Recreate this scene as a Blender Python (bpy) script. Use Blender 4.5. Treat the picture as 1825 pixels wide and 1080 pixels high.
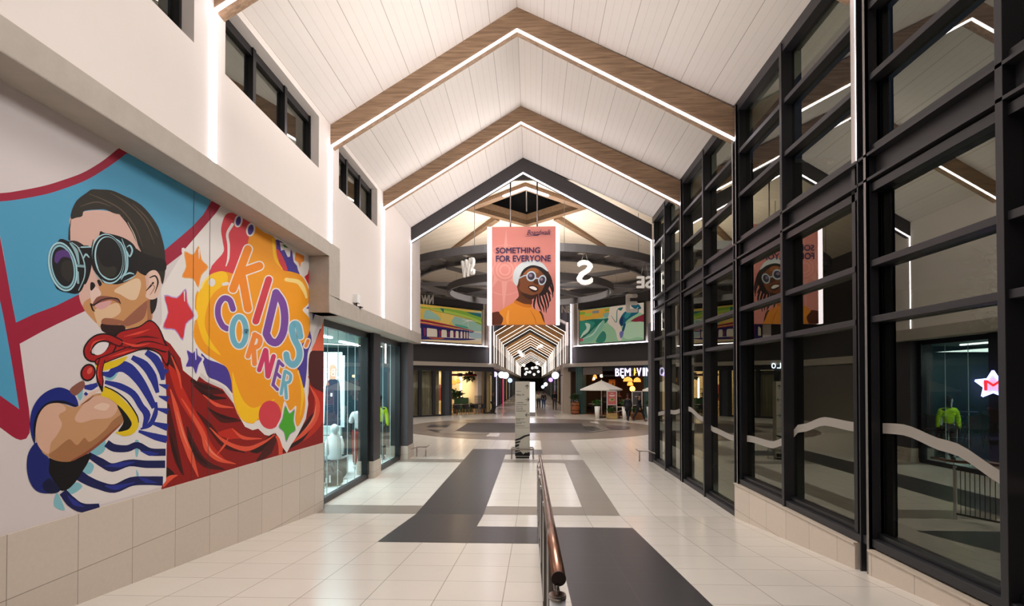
import bpy, bmesh, math, random
from mathutils import Vector, Matrix, geometry
random.seed(7)
PI = math.pi
for o in list(bpy.data.objects): bpy.data.objects.remove(o)
SC = bpy.context.scene
COL = SC.collection
# ---------------------------------------------------------------- camera
W, H, F = 1825.0, 1080.0, 960.0
EYE = Vector((0, 0, 2.4)); YAW = math.radians(2.12); PITCH = math.radians(0.8)
PX, PY = 912.5, 681 - F * math.tan(PITCH)          # principal point
cam = bpy.data.cameras.new('camera'); camo = bpy.data.objects.new('camera', cam); COL.objects.link(camo)
camo.location = EYE; camo.rotation_euler = (PI / 2 + PITCH, 0, YAW)
cam.sensor_width = 36; cam.lens = 36 * F / W; cam.shift_y = (PY - H / 2) / W; cam.clip_start = .05; cam.clip_end = 400
SC.camera = camo
CR = camo.rotation_euler.to_matrix()
# ---------------------------------------------------------------- world, exposure, big lights
SC.view_settings.view_transform = 'Standard'; SC.view_settings.look = 'None'
SC.view_settings.gamma = 1; SC.view_settings.use_curve_mapping = False; SC.view_settings.exposure = 0.58
wd = bpy.data.worlds.new('night'); SC.world = wd; wd.use_nodes = True
wd.node_tree.nodes['Background'].inputs[0].default_value = (.05, .07, .12, 1)
wd.node_tree.nodes['Background'].inputs[1].default_value = .12
SC.cycles.max_bounces = 8; SC.cycles.diffuse_bounces = 4; SC.cycles.glossy_bounces = 4
SC.cycles.transparent_max_bounces = 16; SC.cycles.use_denoising = True
SC.cycles.sample_clamp_indirect = 6; SC.cycles.caustics_reflective = False; SC.cycles.caustics_refractive = False
LED_S = 6.0
def area(name, loc, rot, sx, sy, power, col=(1, .9, .8), spread=PI):
    l = bpy.data.lights.new(name, 'AREA'); l.shape = 'RECTANGLE'; l.size = sx; l.size_y = sy; l.energy = power; l.color = col; l.spread = spread
    o = bpy.data.objects.new(name, l); COL.objects.link(o); o.location = loc; o.rotation_euler = rot; return o
area('atrium_fill', (-.3, 28.5, 10.4), (0, 0, 0), 3, 3, 1000, (1, .94, .88), 2.2)  # added fill without a fitting, brightens the atrium from above
area('atrium_front_fill', (-.3, 18.2, 8.3), (PI / 2 - .15, 0, 0), 5, 1.2, 240, (1, .95, .9))  # unseen fill added to brighten the compass letters and rings from the hall side
area('atrium_ceiling_fill', (-.3, 28.5, 8.4), (PI, 0, 0), 6, 6, 370, (1, .93, .86))  # added fill aimed at the roof boards; no such lamp hangs there
for k, y in enumerate((1.5, 7.8, 14.6)):
    area('hall_ceiling_fill', (-.2, y, 5.6), (PI, 0, 0), 4.5, 3, 46, (1, .95, .91))  # invented fill with no fixture, lifts the ceiling boards
for k, y in enumerate((4, 9, 14)):
    area('hall_floor_fill', (-.2, y, 8.1), (0, 0, 0), 2.4, 2.4, 75, (1, .96, .92), 2.0)  # added fill, no fitting; narrowed spread keeps it out of the glass reflections
for y in (50, 66, 84, 110):
    area('corridor_light', (-.2, y, 6.2), (0, 0, 0), 3.5, 10, 14, (1, .95, .92), 2.0)
for y in (46.5, 51, 60, 68, 78, 94):
    area('corridor_frame_fill', (-.2, y, 3.4), (2.15, 0, 0), 3.2, 1.5, 42, (1, .93, .84))  # fill added to brighten the fronts of the wood frames, no lamp stands here
for y in (2.6, 7.9, 13.4):
    area('hall_wall_fill', (1.2, y, 6.3), (0, PI / 2 + .1, 0), 1.2, 3, 44, (1, .95, .91), 2.4)  # sourceless fill added only to brighten the left wall
area('shop_light', (-5.9, 13.6, 3.3), (0, 0, 0), 2.6, 6, 230, (.86, .97, 1))
area('restaurant_light', (8.3, 40.6, 3.2), (0, 0, PI / 4), 5, 2.5, 70, (1, .62, .3))
area('cafe_light', (-8.0, 42.0, 3.3), (0, 0, PI / 4), 6, 3, 200, (1, .8, .55))
area('terrace_light', (12, 14, 5.5), (0, 0, 0), 4, 8, 60, (.8, .9, 1))
# ---------------------------------------------------------------- projection helpers (the camera model, used to place traced outlines on real planes)
def ray(px, py):
    return (CR @ Vector(((px - PX) / F, -(py - PY) / F, -1))).normalized()
def unp(px, py, p0, n):
    d = ray(px, py); n = Vector(n); t = (Vector(p0) - EYE).dot(n) / d.dot(n); return EYE + d * t
def onY(px, py, y): return unp(px, py, (0, y, 0), (0, 1, 0))
def onX(px, py, x): return unp(px, py, (x, 0, 0), (1, 0, 0))
def onZ(px, py, z=0): return unp(px, py, (0, 0, z), (0, 0, 1))
def proj(p):
    v = CR.transposed() @ (Vector(p) - EYE); return (PX + F * v.x / -v.z, PY - F * v.y / -v.z)
# ---------------------------------------------------------------- materials
def lin(c):
    if isinstance(c, str):
        c = c.lstrip('#'); c = [int(c[i:i + 2], 16) / 255 for i in (0, 2, 4)]
        c = [x / 12.92 if x <= .04045 else ((x + .055) / 1.055) ** 2.4 for x in c]
    return (c[0], c[1], c[2], 1)
MATS = {}
def mat(name, col=(.8, .8, .8), rough=.5, metal=0, emit=0, spec=.5, noise=0, nscale=8, bump=0):
    if name in MATS: return MATS[name]
    m = bpy.data.materials.new(name); m.use_nodes = True; MATS[name] = m
    nt = m.node_tree; b = nt.nodes['Principled BSDF']; c = lin(col)
    b.inputs['Base Color'].default_value = c; b.inputs['Roughness'].default_value = rough
    b.inputs['Metallic'].default_value = metal; b.inputs['Specular IOR Level'].default_value = spec
    if emit:
        b.inputs['Emission Color'].default_value = c; b.inputs['Emission Strength'].default_value = emit
    if noise or bump:
        tc = nt.nodes.new('ShaderNodeTexCoord'); nz = nt.nodes.new('ShaderNodeTexNoise')
        nz.inputs['Scale'].default_value = nscale; nz.inputs['Detail'].default_value = 6; nz.inputs['Roughness'].default_value = .65
        nt.links.new(tc.outputs['Object'], nz.inputs['Vector'])
        if noise:
            mx = nt.nodes.new('ShaderNodeMix'); mx.data_type = 'RGBA'
            mx.inputs[6].default_value = (c[0] * (1 - noise), c[1] * (1 - noise), c[2] * (1 - noise), 1)
            mx.inputs[7].default_value = (min(1, c[0] * (1 + noise)), min(1, c[1] * (1 + noise)), min(1, c[2] * (1 + noise)), 1)
            nt.links.new(nz.outputs['Fac'], mx.inputs[0]); nt.links.new(mx.outputs[2], b.inputs['Base Color'])
        if bump:
            bp = nt.nodes.new('ShaderNodeBump'); bp.inputs['Strength'].default_value = bump; bp.inputs['Distance'].default_value = .01
            nt.links.new(nz.outputs['Fac'], bp.inputs['Height']); nt.links.new(bp.outputs['Normal'], b.inputs['Normal'])
    return m
def math_node(nt, op, a, b=None):
    n = nt.nodes.new('ShaderNodeMath'); n.operation = op
    for i, v in enumerate((a, b)):
        if v is None: continue
        if isinstance(v, (int, float)): n.inputs[i].default_value = v
        else: nt.links.new(v, n.inputs[i])
    return n.outputs[0]
def grid_mat(name, col, rough, sx, sy, ox=0, oy=0, gw=.006, gcol=None, axes=('X', 'Y'), noise=.05, nscale=30, spec=.5, vary=.03, bump=0):
    """tiles or boards: joint lines every sx, sy metres of object space, a faint mottling and a small shift of tone from tile to tile"""
    m = mat(name, col, rough, spec=spec, noise=noise, nscale=nscale, bump=bump); nt = m.node_tree; b = nt.nodes['Principled BSDF']
    if 'g' in m: return m
    m['g'] = 1
    tc = nt.nodes.new('ShaderNodeTexCoord'); sp = nt.nodes.new('ShaderNodeSeparateXYZ'); nt.links.new(tc.outputs['Object'], sp.inputs[0])
    u = math_node(nt, 'DIVIDE', math_node(nt, 'SUBTRACT', sp.outputs[axes[0]], ox), sx)
    v = math_node(nt, 'DIVIDE', math_node(nt, 'SUBTRACT', sp.outputs[axes[1]], oy), sy)
    def line(w, s):
        f = math_node(nt, 'FRACT', w); return math_node(nt, 'LESS_THAN', math_node(nt, 'MINIMUM', f, math_node(nt, 'SUBTRACT', 1.0, f)), gw / s / 2)
    g = math_node(nt, 'MAXIMUM', line(u, sx), line(v, sy))
    cb = nt.nodes.new('ShaderNodeCombineXYZ'); nt.links.new(math_node(nt, 'FLOOR', u), cb.inputs[0]); nt.links.new(math_node(nt, 'FLOOR', v), cb.inputs[1])
    wn = nt.nodes.new('ShaderNodeTexWhiteNoise'); nt.links.new(cb.outputs[0], wn.inputs['Vector'])
    hs = nt.nodes.new('ShaderNodeHueSaturation')
    nt.links.new(math_node(nt, 'ADD', math_node(nt, 'MULTIPLY', wn.outputs['Value'], vary * 2), 1 - vary), hs.inputs['Value'])
    src = b.inputs['Base Color'].links[0].from_socket if b.inputs['Base Color'].links else None
    if src: nt.links.new(src, hs.inputs['Color'])
    else: hs.inputs['Color'].default_value = lin(col)
    mx = nt.nodes.new('ShaderNodeMix'); mx.data_type = 'RGBA'
    nt.links.new(g, mx.inputs[0]); nt.links.new(hs.outputs[0], mx.inputs[6]); c = lin(col)
    mx.inputs[7].default_value = lin(gcol) if gcol else (c[0] * .45, c[1] * .43, c[2] * .4, 1)
    nt.links.new(mx.outputs[2], b.inputs['Base Color'])
    return m
def wood_mat(name, c1, c2, axis=0, scale=1.0, rough=.55):
    if name in MATS: return MATS[name]
    m = mat(name, c1, rough); nt = m.node_tree; b = nt.nodes['Principled BSDF']
    tc = nt.nodes.new('ShaderNodeTexCoord'); mp = nt.nodes.new('ShaderNodeMapping')
    s = [14 * scale] * 3; s[axis] = 1.1 * scale; mp.inputs['Scale'].default_value = s
    nt.links.new(tc.outputs['Object'], mp.inputs[0])
    nz = nt.nodes.new('ShaderNodeTexNoise'); nz.inputs['Scale'].default_value = 1.6; nz.inputs['Detail'].default_value = 7; nz.inputs['Distortion'].default_value = .6
    nt.links.new(mp.outputs[0], nz.inputs['Vector'])
    cr = nt.nodes.new('ShaderNodeValToRGB'); cr.color_ramp.elements[0].position = .32; cr.color_ramp.elements[1].position = .68
    cr.color_ramp.elements[0].color = lin(c2); cr.color_ramp.elements[1].color = lin(c1)
    nt.links.new(nz.outputs['Fac'], cr.inputs[0]); nt.links.new(cr.outputs[0], b.inputs['Base Color']); return m
def glass_mat(name, tint=(.55, .6, .55), ior=2.1, rough=0.0, base=.05):
    if name in MATS: return MATS[name]
    m = bpy.data.materials.new(name); m.use_nodes = True; MATS[name] = m; nt = m.node_tree
    for n in list(nt.nodes): nt.nodes.remove(n)
    out = nt.nodes.new('ShaderNodeOutputMaterial'); mx = nt.nodes.new('ShaderNodeMixShader'); fr = nt.nodes.new('ShaderNodeFresnel')
    fr.inputs['IOR'].default_value = ior; tr = nt.nodes.new('ShaderNodeBsdfTransparent'); gl = nt.nodes.new('ShaderNodeBsdfGlossy')
    tr.inputs[0].default_value = (*[c ** .5 for c in tint], 1); gl.inputs['Color'].default_value = (.84, .85, .72, 1); gl.inputs['Roughness'].default_value = rough
    f = math_node(nt, 'ADD', fr.outputs[0], base); ge = nt.nodes.new('ShaderNodeNewGeometry')
    f = math_node(nt, 'MULTIPLY', f, math_node(nt, 'SUBTRACT', 1.0, ge.outputs['Backfacing']))
    nt.links.new(f, mx.inputs[0]); nt.links.new(tr.outputs[0], mx.inputs[1]); nt.links.new(gl.outputs[0], mx.inputs[2]); nt.links.new(mx.outputs[0], out.inputs[0]); return m
def led_mat(name='led_light', col='#fff6ff', s=None): return mat(name, col, emit=LED_S if s is None else s)
# ---------------------------------------------------------------- mesh builder
class MB:
    def __init__(s): s.v = []; s.f = []; s.mi = []; s.mats = []; s.sm = []
    def m(s, material):
        if material not in s.mats: s.mats.append(material)
        return s.mats.index(material)
    def add(s, vs, fs, material, smooth=False):
        b = len(s.v); s.v += [tuple(v) for v in vs]; k = s.m(material)
        for f in fs: s.f.append([b + i for i in f]); s.mi.append(k); s.sm.append(smooth)
        return s
    def box(s, x0, x1, y0, y1, z0, z1, mt):
        vs = [(x, y, z) for x in (x0, x1) for y in (y0, y1) for z in (z0, z1)]
        return s.add(vs, [(0, 1, 3, 2), (4, 6, 7, 5), (0, 4, 5, 1), (2, 3, 7, 6), (0, 2, 6, 4), (1, 5, 7, 3)], mt)
    def beam(s, p, q, w, h, mt, up=(0, 0, 1)):
        """rectangular bar from p to q, w across and h along 'up'"""
        p, q = Vector(p), Vector(q); d = (q - p).normalized(); up = Vector(up)
        if abs(d.dot(up)) > .99: up = Vector((0, 1, 0))
        r = d.cross(up).normalized(); u = r.cross(d).normalized()
        vs = [a + r * (i * w / 2) + u * (j * h / 2) for a in (p, q) for i, j in ((-1, -1), (1, -1), (1, 1), (-1, 1))]
        return s.add(vs, [(3, 2, 1, 0), (4, 5, 6, 7), (0, 1, 5, 4), (1, 2, 6, 5), (2, 3, 7, 6), (3, 0, 4, 7)], mt)
    def tube(s, pts, r, mt, n=10, caps=True):
        pts = [Vector(p) for p in pts]; rs = r if isinstance(r, (list, tuple)) else [r] * len(pts)
        vs = []; nrm = None
        for i, p in enumerate(pts):
            d = (pts[min(i + 1, len(pts) - 1)] - pts[max(i - 1, 0)])
            d = d.normalized() if d.length > 1e-9 else Vector((0, 0, 1))
            if nrm is None:
                nrm = d.cross(Vector((0, 0, 1)) if abs(d.z) < .9 else Vector((1, 0, 0))).normalized()
            else: nrm = (nrm - d * nrm.dot(d)).normalized()
            b = d.cross(nrm)
            for k in range(n):
                a = 2 * PI * k / n; vs.append(p + (nrm * math.cos(a) + b * math.sin(a)) * rs[i])
        fs = [(i * n + k, i * n + (k + 1) % n, (i + 1) * n + (k + 1) % n, (i + 1) * n + k) for i in range(len(pts) - 1) for k in range(n)]
        s.add(vs, fs, mt, True)
        if caps: s.add(vs[:n], [tuple(range(n))[::-1]], mt); s.add(vs[-n:], [tuple(range(n))], mt)
        return s
    def lathe(s, prof, c, mt, n=20, smooth=True):
        c = Vector(c); vs = []
        for r, z in prof:
            for k in range(n):
                a = 2 * PI * k / n; vs.append((c.x + r * math.cos(a), c.y + r * math.sin(a), c.z + z))
        fs = [(i * n + k, i * n + (k + 1) % n, (i + 1) * n + (k + 1) % n, (i + 1) * n + k) for i in range(len(prof) - 1) for k in range(n)]
        s.add(vs, fs, mt, smooth)
        if prof[0][0] > 1e-4: s.add(vs[:n], [tuple(range(n))[::-1]], mt)
        if prof[-1][0] > 1e-4: s.add(vs[-n:], [tuple(range(n))], mt)
        return s
    def ball(s, c, rx, ry, rz, mt, n=12, m=8):
        prof = [(math.sin(PI * i / m), -math.cos(PI * i / m)) for i in range(m + 1)]
        vs = []; 
        for r, z in prof:
            for k in range(n):
                a = 2 * PI * k / n; vs.append((c[0] + rx * r * math.cos(a), c[1] + ry * r * math.sin(a), c[2] + rz * z))
        fs = [(i * n + k, i * n + (k + 1) % n, (i + 1) * n + (k + 1) % n, (i + 1) * n + k) for i in range(m) for k in range(n)]
        return s.add(vs, fs, mt, True)
    def prism(s, pts, a, b, mt):
        """pts: list of 3-D points of an outline; extruded from offset a to offset b (vectors)"""
        pts = [Vector(p) for p in pts]; a, b = Vector(a), Vector(b); n = len(pts)
        tri = geometry.tessellate_polygon([pts])
        s.add([p + a for p in pts], [t for t in tri], mt); s.add([p + b for p in pts], [t[::-1] for t in tri], mt)
        vs = [p + a for p in pts] + [p + b for p in pts]
        return s.add(vs, [(i, (i + 1) % n, n + (i + 1) % n, n + i) for i in range(n)], mt)
    def poly(s, pts, mt):
        pts = [Vector(p) for p in pts]; return s.add(pts, geometry.tessellate_polygon([pts]), mt)
    def build(s, name, parent=None, loc=None, bevel=0, rz=0):
        me = bpy.data.meshes.new(name); me.from_pydata(s.v, [], s.f)
        for m in s.mats: me.materials.append(m)
        me.polygons.foreach_set('material_index', s.mi); me.polygons.foreach_set('use_smooth', s.sm)
        bm = bmesh.new(); bm.from_mesh(me); bmesh.ops.remove_doubles(bm, verts=bm.verts, dist=1e-5)
        bmesh.ops.recalc_face_normals(bm, faces=bm.faces); bm.to_mesh(me); bm.free(); me.update()
        o = bpy.data.objects.new(name, me); COL.objects.link(o)
        if loc is not None: o.location = loc
        if rz: o.rotation_euler.z = rz
        if parent is not None: o.parent = parent
        if bevel:
            b = o.modifiers.new('bevel', 'BEVEL'); b.width = bevel; b.segments = 2; b.limit_method = 'ANGLE'
        return o
def tag(o, label=None, cat=None, group=None, kind=None):
    if label: o['label'] = label
    if cat: o['category'] = cat
    if group: o['group'] = group
    if kind: o['kind'] = kind
    return o
def struct(mb, name, parent=None, **k):
    o = mb.build(name, parent, **k)
    if parent is None: o['kind'] = 'structure'
    return o
def thing(name, label, cat, loc=(0, 0, 0), rz=0, group=None, kind=None):
    o = bpy.data.objects.new(name, None); COL.objects.link(o); o.location = loc; o.rotation_euler.z = rz
    o.empty_display_size = .1
    return tag(o, label, cat, group, kind)
def copy_tree(o, loc=None, rz=None, label=None, group=None, parent=None):
    c = o.copy(); COL.objects.link(c); c.parent = parent
    if loc is not None: c.location = loc
    if rz is not None: c.rotation_euler.z = rz
    if label: c['label'] = label
    if group: c['group'] = group
    for ch in [x for x in bpy.data.objects if x.parent == o]: copy_tree(ch, parent=c)
    return c
# ---------------------------------------------------------------- flat painted artwork
def smooth(pts, it=2):
    n = len(pts); out = []
    for i in range(n):
        p0, p1, p2, p3 = pts[i - 1], pts[i], pts[(i + 1) % n], pts[(i + 2) % n]
        for k in range(it + 1):
            t = k / (it + 1)
            out.append(tuple(.5 * (2 * p1[j] + (p2[j] - p0[j]) * t + (2 * p0[j] - 5 * p1[j] + 4 * p2[j] - p3[j]) * t * t + (3 * p1[j] - p0[j] - 3 * p2[j] + p3[j]) * t ** 3) for j in (0, 1)))
    return out
def curve(pts, it=3):
    if len(pts) < 3: return pts
    e = [(2 * pts[0][0] - pts[1][0], 2 * pts[0][1] - pts[1][1])] + list(pts) + [(2 * pts[-1][0] - pts[-2][0], 2 * pts[-1][1] - pts[-2][1])]
    out = []
    for i in range(1, len(e) - 2):
        p0, p1, p2, p3 = e[i - 1:i + 3]
        for k in range(it + 1):
            t = k / (it + 1)
            out.append(tuple(.5 * (2 * p1[j] + (p2[j] - p0[j]) * t + (2 * p0[j] - 5 * p1[j] + 4 * p2[j] - p3[j]) * t * t + (3 * p1[j] - p0[j] - 3 * p2[j] + p3[j]) * t ** 3) for j in (0, 1)))
    return out + [pts[-1]]
def ell(cx, cy, rx, ry, rot=0, n=28):
    c, s = math.cos(math.radians(rot)), math.sin(math.radians(rot))
    return [(cx + rx * math.cos(a) * c - ry * math.sin(a) * s, cy + rx * math.cos(a) * s + ry * math.sin(a) * c) for a in [2 * PI * k / n for k in range(n)]]
class Art:
    boxes = None
    """painted shapes laid over each other by a fraction of a millimetre on one plane; outlines are given in the pixels of a traced crop"""
    def __init__(s, p0, n, step=.00025, clip=None, rough=.6, spec=.3, emit=0):
        s.mb = MB(); s.p0 = Vector(p0); s.n = Vector(n).normalized(); s.k = 1; s.step = step; s.clip = clip; s.rough = rough; s.spec = spec; s.emit = emit
    def crop(s, ox, oy, sc): s.ox, s.oy, s.sc = ox, oy, sc; return s
    def mt(s, col): return mat('paint_' + col.lstrip('#') + ('_lit' if s.emit else ''), col, s.rough, spec=s.spec, emit=s.emit)
    def P(s, x, y):
        px, py = s.ox + x / s.sc, s.oy + y / s.sc
        p = unp(px, py, s.p0, s.n)
        if s.clip: p = s.clip(p)
        return p + s.n * (s.step * s.k)
    def level(s, pts):
        if s.boxes is None: s.boxes = []
        xs = [p[0] * 1.0 / s.sc + s.ox for p in pts]; ys = [p[1] / s.sc + s.oy for p in pts]; b = (min(xs) - 2, min(ys) - 2, max(xs) + 2, max(ys) + 2)
        s.k = 1 + max([q[4] for q in s.boxes if q[0] < b[2] and b[0] < q[2] and q[1] < b[3] and b[1] < q[3]], default=0)
        s.boxes.append(b + (s.k,))
    def shape(s, col, pts, sm=1, img=False):
        if sm: pts = smooth(pts, 3 if sm == 1 else sm)
        s.level(pts)
        q = [s.P(*p) for p in pts]
        s.mb.poly(q, s.mt(col)); return s
    def line(s, col, pts, w, caps=True, sm=True):
        """brush stroke: w is a width or a list of widths along the stroke"""
        c = curve(pts) if sm else list(pts); n = len(c); m = s.mt(col)
        ws = [w] * n if not isinstance(w, (list, tuple)) else [w[0] + (w[-1] - w[0]) * i / (n - 1) if len(w) == 2 else
              w[min(int(i / (n - 1) * (len(w) - 1)), len(w) - 2)] + (w[min(int(i / (n - 1) * (len(w) - 1)), len(w) - 2) + 1] - w[min(int(i / (n - 1) * (len(w) - 1)), len(w) - 2)]) * ((i / (n - 1) * (len(w) - 1)) % 1 if i < n - 1 else 1) for i in range(n)]
        L, R = [], []; s.level([(p[0] + d, p[1] + d) for p in c for d in (-max(ws) / 2, max(ws) / 2)])
        for i in range(n):
            a, b = c[max(i - 1, 0)], c[min(i + 1, n - 1)]; dx, dy = b[0] - a[0], b[1] - a[1]; l = math.hypot(dx, dy) or 1
            nx, ny = -dy / l * ws[i] / 2, dx / l * ws[i] / 2
            L.append((c[i][0] + nx, c[i][1] + ny)); R.append((c[i][0] - nx, c[i][1] - ny))
        vs = [s.P(*p) for p in L] + [s.P(*p) for p in R]
        s.mb.add(vs, [(i, i + 1, n + i + 1, n + i) for i in range(n - 1)], m)
        if caps:
            for j in (0, n - 1):
                if ws[j] > 3:
                    q = c[1] if j == 0 else c[-2]; t0 = math.atan2(c[j][1] - q[1], c[j][0] - q[0]) - PI / 2; r = ws[j] / 2
                    s.mb.poly([s.P(c[j][0] + r * math.cos(t0 + PI * i / 7), c[j][1] + r * math.sin(t0 + PI * i / 7)) for i in range(8)], m)
        return s
def text_mesh(body, size, mt, extrude=.002, bold=0, shear=0, align='LEFT', spacing=1.0):
    cu = bpy.data.curves.new('lettering', 'FONT'); cu.body = body; cu.size = size; cu.extrude = extrude; cu.offset = bold; cu.shear = shear
    cu.align_x = align; cu.space_character = spacing; cu.resolution_u = 3
    o = bpy.data.objects.new('lettering', cu); COL.objects.link(o); bpy.context.view_layer.update()
    dg = bpy.context.evaluated_depsgraph_get(); me = bpy.data.meshes.new_from_object(o.evaluated_get(dg)); bpy.data.objects.remove(o)
    me.materials.clear(); me.materials.append(mt); return me
def text_into(mb, body, size, mt, origin, u, v, fit=None, **k):
    """letters placed with their baseline start at origin, running along u with v up; fit=(width,height) stretches them"""
    bold = k.pop('bold', 0); me = text_mesh(body, size, mt, **k); u, v = Vector(u).normalized(), Vector(v).normalized(); n = u.cross(v)
    xs = [q.co.x for q in me.vertices]; ys = [q.co.y for q in me.vertices]; x0, x1, y0, y1 = min(xs), max(xs), min(ys), max(ys)
    sx, sy = (fit[0] / (x1 - x0), fit[1] / (y1 - y0)) if fit else (1, 1); ax, ay = (x0, y0) if fit else (0, 0)
    for i, (dx, dy) in enumerate(((-1, 0), (1, 0), (0, 1), (0, -1)) if bold else ((0, 0),)):
        mb.add([Vector(origin) + u * ((q.co.x - ax + dx * bold) * sx) + v * ((q.co.y - ay + dy * bold) * sy) + n * (q.co.z + i * .0006) for q in me.vertices], [tuple(p.vertices) for p in me.polygons], mt)
    bpy.data.meshes.remove(me)
# ---------------------------------------------------------------- shared materials
M = dict(
    white=mat('white_plaster', '#e6ddd6', .7, noise=.02, nscale=3), concrete=mat('raw_concrete', '#b3aa9f', .8, noise=.16, nscale=5, bump=.3),
    dark=mat('charcoal_steel', '#262529', .42, spec=.5), darkwall=mat('charcoal_wall', '#413e40', .8, noise=.05, nscale=20), black=mat('black_steel', '#131316', .35),
    steel=mat('brushed_steel', '#a39a94', .28, 1), led=led_mat(), ledw=led_mat('led_warm', '#fff0e0', 8), darkred=mat('dark_cap', '#2a1512', .4),
    grey=mat('grey_metal', '#8c8884', .4, .6), pale=mat('pale_paint', '#cfc9c4', .5), glass=glass_mat('curtain_glass', (.5, .55, .5), 2.05, base=.06),
    shopglass=glass_mat('shop_glass', (.8, .92, .92), 1.6), cafeglass=glass_mat('cafe_glass', (.75, .8, .78), 1.75),
    duct=mat('white_soft', '#ececea', .6), green=mat('leaf_green', '#3d6b2f', .5, noise=.3, nscale=12), green2=mat('leaf_dark_green', '#24431f', .5, noise=.3, nscale=12),
    soil=mat('soil', '#2b2019', .9), )
# axis runs along the rafters: world coordinates, so stretch along X
M['wood'] = wood_mat('wood_cladding', '#aa8c6f', '#7d634c', 0)
M['wood3'] = wood_mat('wood_lantern', '#95765a', '#6c523b', 0)
M['wood2'] = wood_mat('wood_cladding_pale', '#cf9f66', '#a87844', 0)
T = .615; TX = -2.11; RY = 9.76; RS = .0896
fl = dict(gw=.007, ox=TX, oy=RY, noise=.05, nscale=2.2)
M['tile'] = grid_mat('cream_floor_tile', '#dad3c9', .22, T, T, spec=.5, vary=.02, **fl)
M['tileg'] = grid_mat('grey_floor_tile', '#8c8278', .32, T, T, vary=.03, gcol='#6a625b', **fl)
M['tiled'] = grid_mat('charcoal_floor_tile', '#3d3a3c', .3, T, T, vary=.03, gcol='#565154', **fl)
M['tilet'] = grid_mat('taupe_floor_tile', '#85786d', .3, T, T, vary=.03, gcol='#5a504a', **fl)
M['plinth'] = grid_mat('stone_wall_tile', '#cfc2b4', .45, .64, .6, ox=RS, oy=RY, gw=.007, axes=('Y', 'Z'), noise=.07, nscale=25)
# ================================================================ THE SETTING
XL, XR = -3.7, 3.62                      # inner faces of the hall
FY = [-1.2, 2.45, 6.08, 9.71, 13.22, 16.35]     # the roof frames
def rampz(y): return max(0, (RY - y) * RS)
def floor_quad(mb, x0, x1, y0, y1, m, lift=0):
    ys = [y0] + ([RY] if y0 < RY < y1 else []) + [y1]
    vs = []
    for y in ys: vs += [(x0, y, rampz(y) + lift), (x1, y, rampz(y) + lift)]
    mb.add(vs, [(2 * i, 2 * i + 1, 2 * i + 3, 2 * i + 2) for i in range(len(ys) - 1)], m)
fb = MB()
for y0, y1 in ((-4, RY), (RY, 60), (60, 152)): floor_quad(fb, -14, 14 if y0 >= RY else 3.95, y0, y1, M['tile'])
tx = lambda k: TX + k * T
L1 = .003
for x0, x1, y0, y1, m in [
    (tx(0), tx(2), 8.56, 19.3, 'tiled'), (tx(0), tx(3.63), 7.31, 8.56, 'tiled'),
    (tx(2), tx(4), 17.9, 19.2, 'tiled'), (tx(4), tx(6), 17.9, 22.4, 'tileg'),
    (tx(5), tx(6), 9.78, 16.1, 'tileg'), (tx(2), tx(6), 16.1, 16.72, 'tileg'), (tx(2), tx(5), 9.78, 10.42, 'tileg'),
    (-4.05, tx(0), 9.78, 10.42, 'tileg'), (-4.05, tx(0), 16.1, 16.72, 'tileg'), (tx(4), tx(6), -3, 8.56, 'tiled'), (tx(3.63), tx(4), 7.31, 8.56, 'tiled'),
    (tx(4), tx(6), 37.5, 52, 'tileg'), (tx(0), tx(2), 38, 46, 'tileg'), (tx(2), tx(4), 46, 60, 'tileg'), (tx(4), tx(6), 60, 80, 'tileg'), (tx(0), tx(2), 56, 75, 'tileg')]:
    floor_quad(fb, x0, x1, y0, y1, M[m], L1)
CX, CY = -.1, 28.9
disc = [(CX + 6.75 * math.cos(2 * PI * k / 72), CY + 6.6 * math.sin(2 * PI * k / 72), L1 * 1.8) for k in range(72)]
fb.poly(disc, M['tilet'])
PK = [0]
def patch(pts, m, lift=None):
    PK[0] += 1; lift = L1 * (2.6 + PK[0] * .5)
    patch_(pts, m, lift)
def patch_(pts, m, lift): fb.poly([(x, y, lift) for x, y in pts], m)
M['mat'] = mat('charcoal_floor_mat', '#453e3c', .6, noise=.25, nscale=14)
patch([(-3.75, 25.6), (2.85, 25.6), (2.85, 31.5), (-3.75, 31.5)], M['mat'])
def fz(ox, oy, sc, pts): return [tuple(onZ(ox + x / sc, oy + y / sc, 0).xy) for x, y in pts]
q5 = lambda *p: fz(720, 640, 6.75, p); q6 = lambda *p: fz(980, 640, 6.75, p)
patch(q5((265, 822), (330, 790), (565, 793), (520, 822)), M['tiled']); patch(q5((270, 850), (465, 852), (410, 885)), M['tiled'])
patch(q5((410, 888), (575, 783), (732, 783), (545, 900)), M['tileg']); patch(q5((555, 903), (625, 870), (1030, 893), (990, 912)), M['tileg'])
patch(q5((990, 935), (1030, 893), (1165, 893), (1135, 940)), M['tile']); patch(q5((450, 770), (730, 745), (950, 745), (850, 770)), M['tileg'])
patch(q6((600, 768), (760, 772), (960, 800), (970, 815), (700, 800)), M['tileg']); patch(q6((670, 815), (930, 812), (975, 838), (900, 850), (730, 850)), M['tiled'])
patch(q6((380, 790), (520, 790), (720, 852), (490, 888)), M['tileg']); patch(q6((400, 812), (545, 812), (620, 855), (490, 880)), M['tiled'], L1 * 3.2)
patch(q6((460, 755), (560, 755), (600, 785), (500, 775)), M['tile'], L1 * 4.2)
fo = struct(fb, 'floor'); fo['label'] = 'cream tiled mall floor with charcoal and grey bands'
tb = MB(); tb.box(3.98, 40, -6, 17.2, .6, .874, mat('terrace_paving', '#34332f', .7, noise=.2))
struct(tb, 'floor_terrace')
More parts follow.
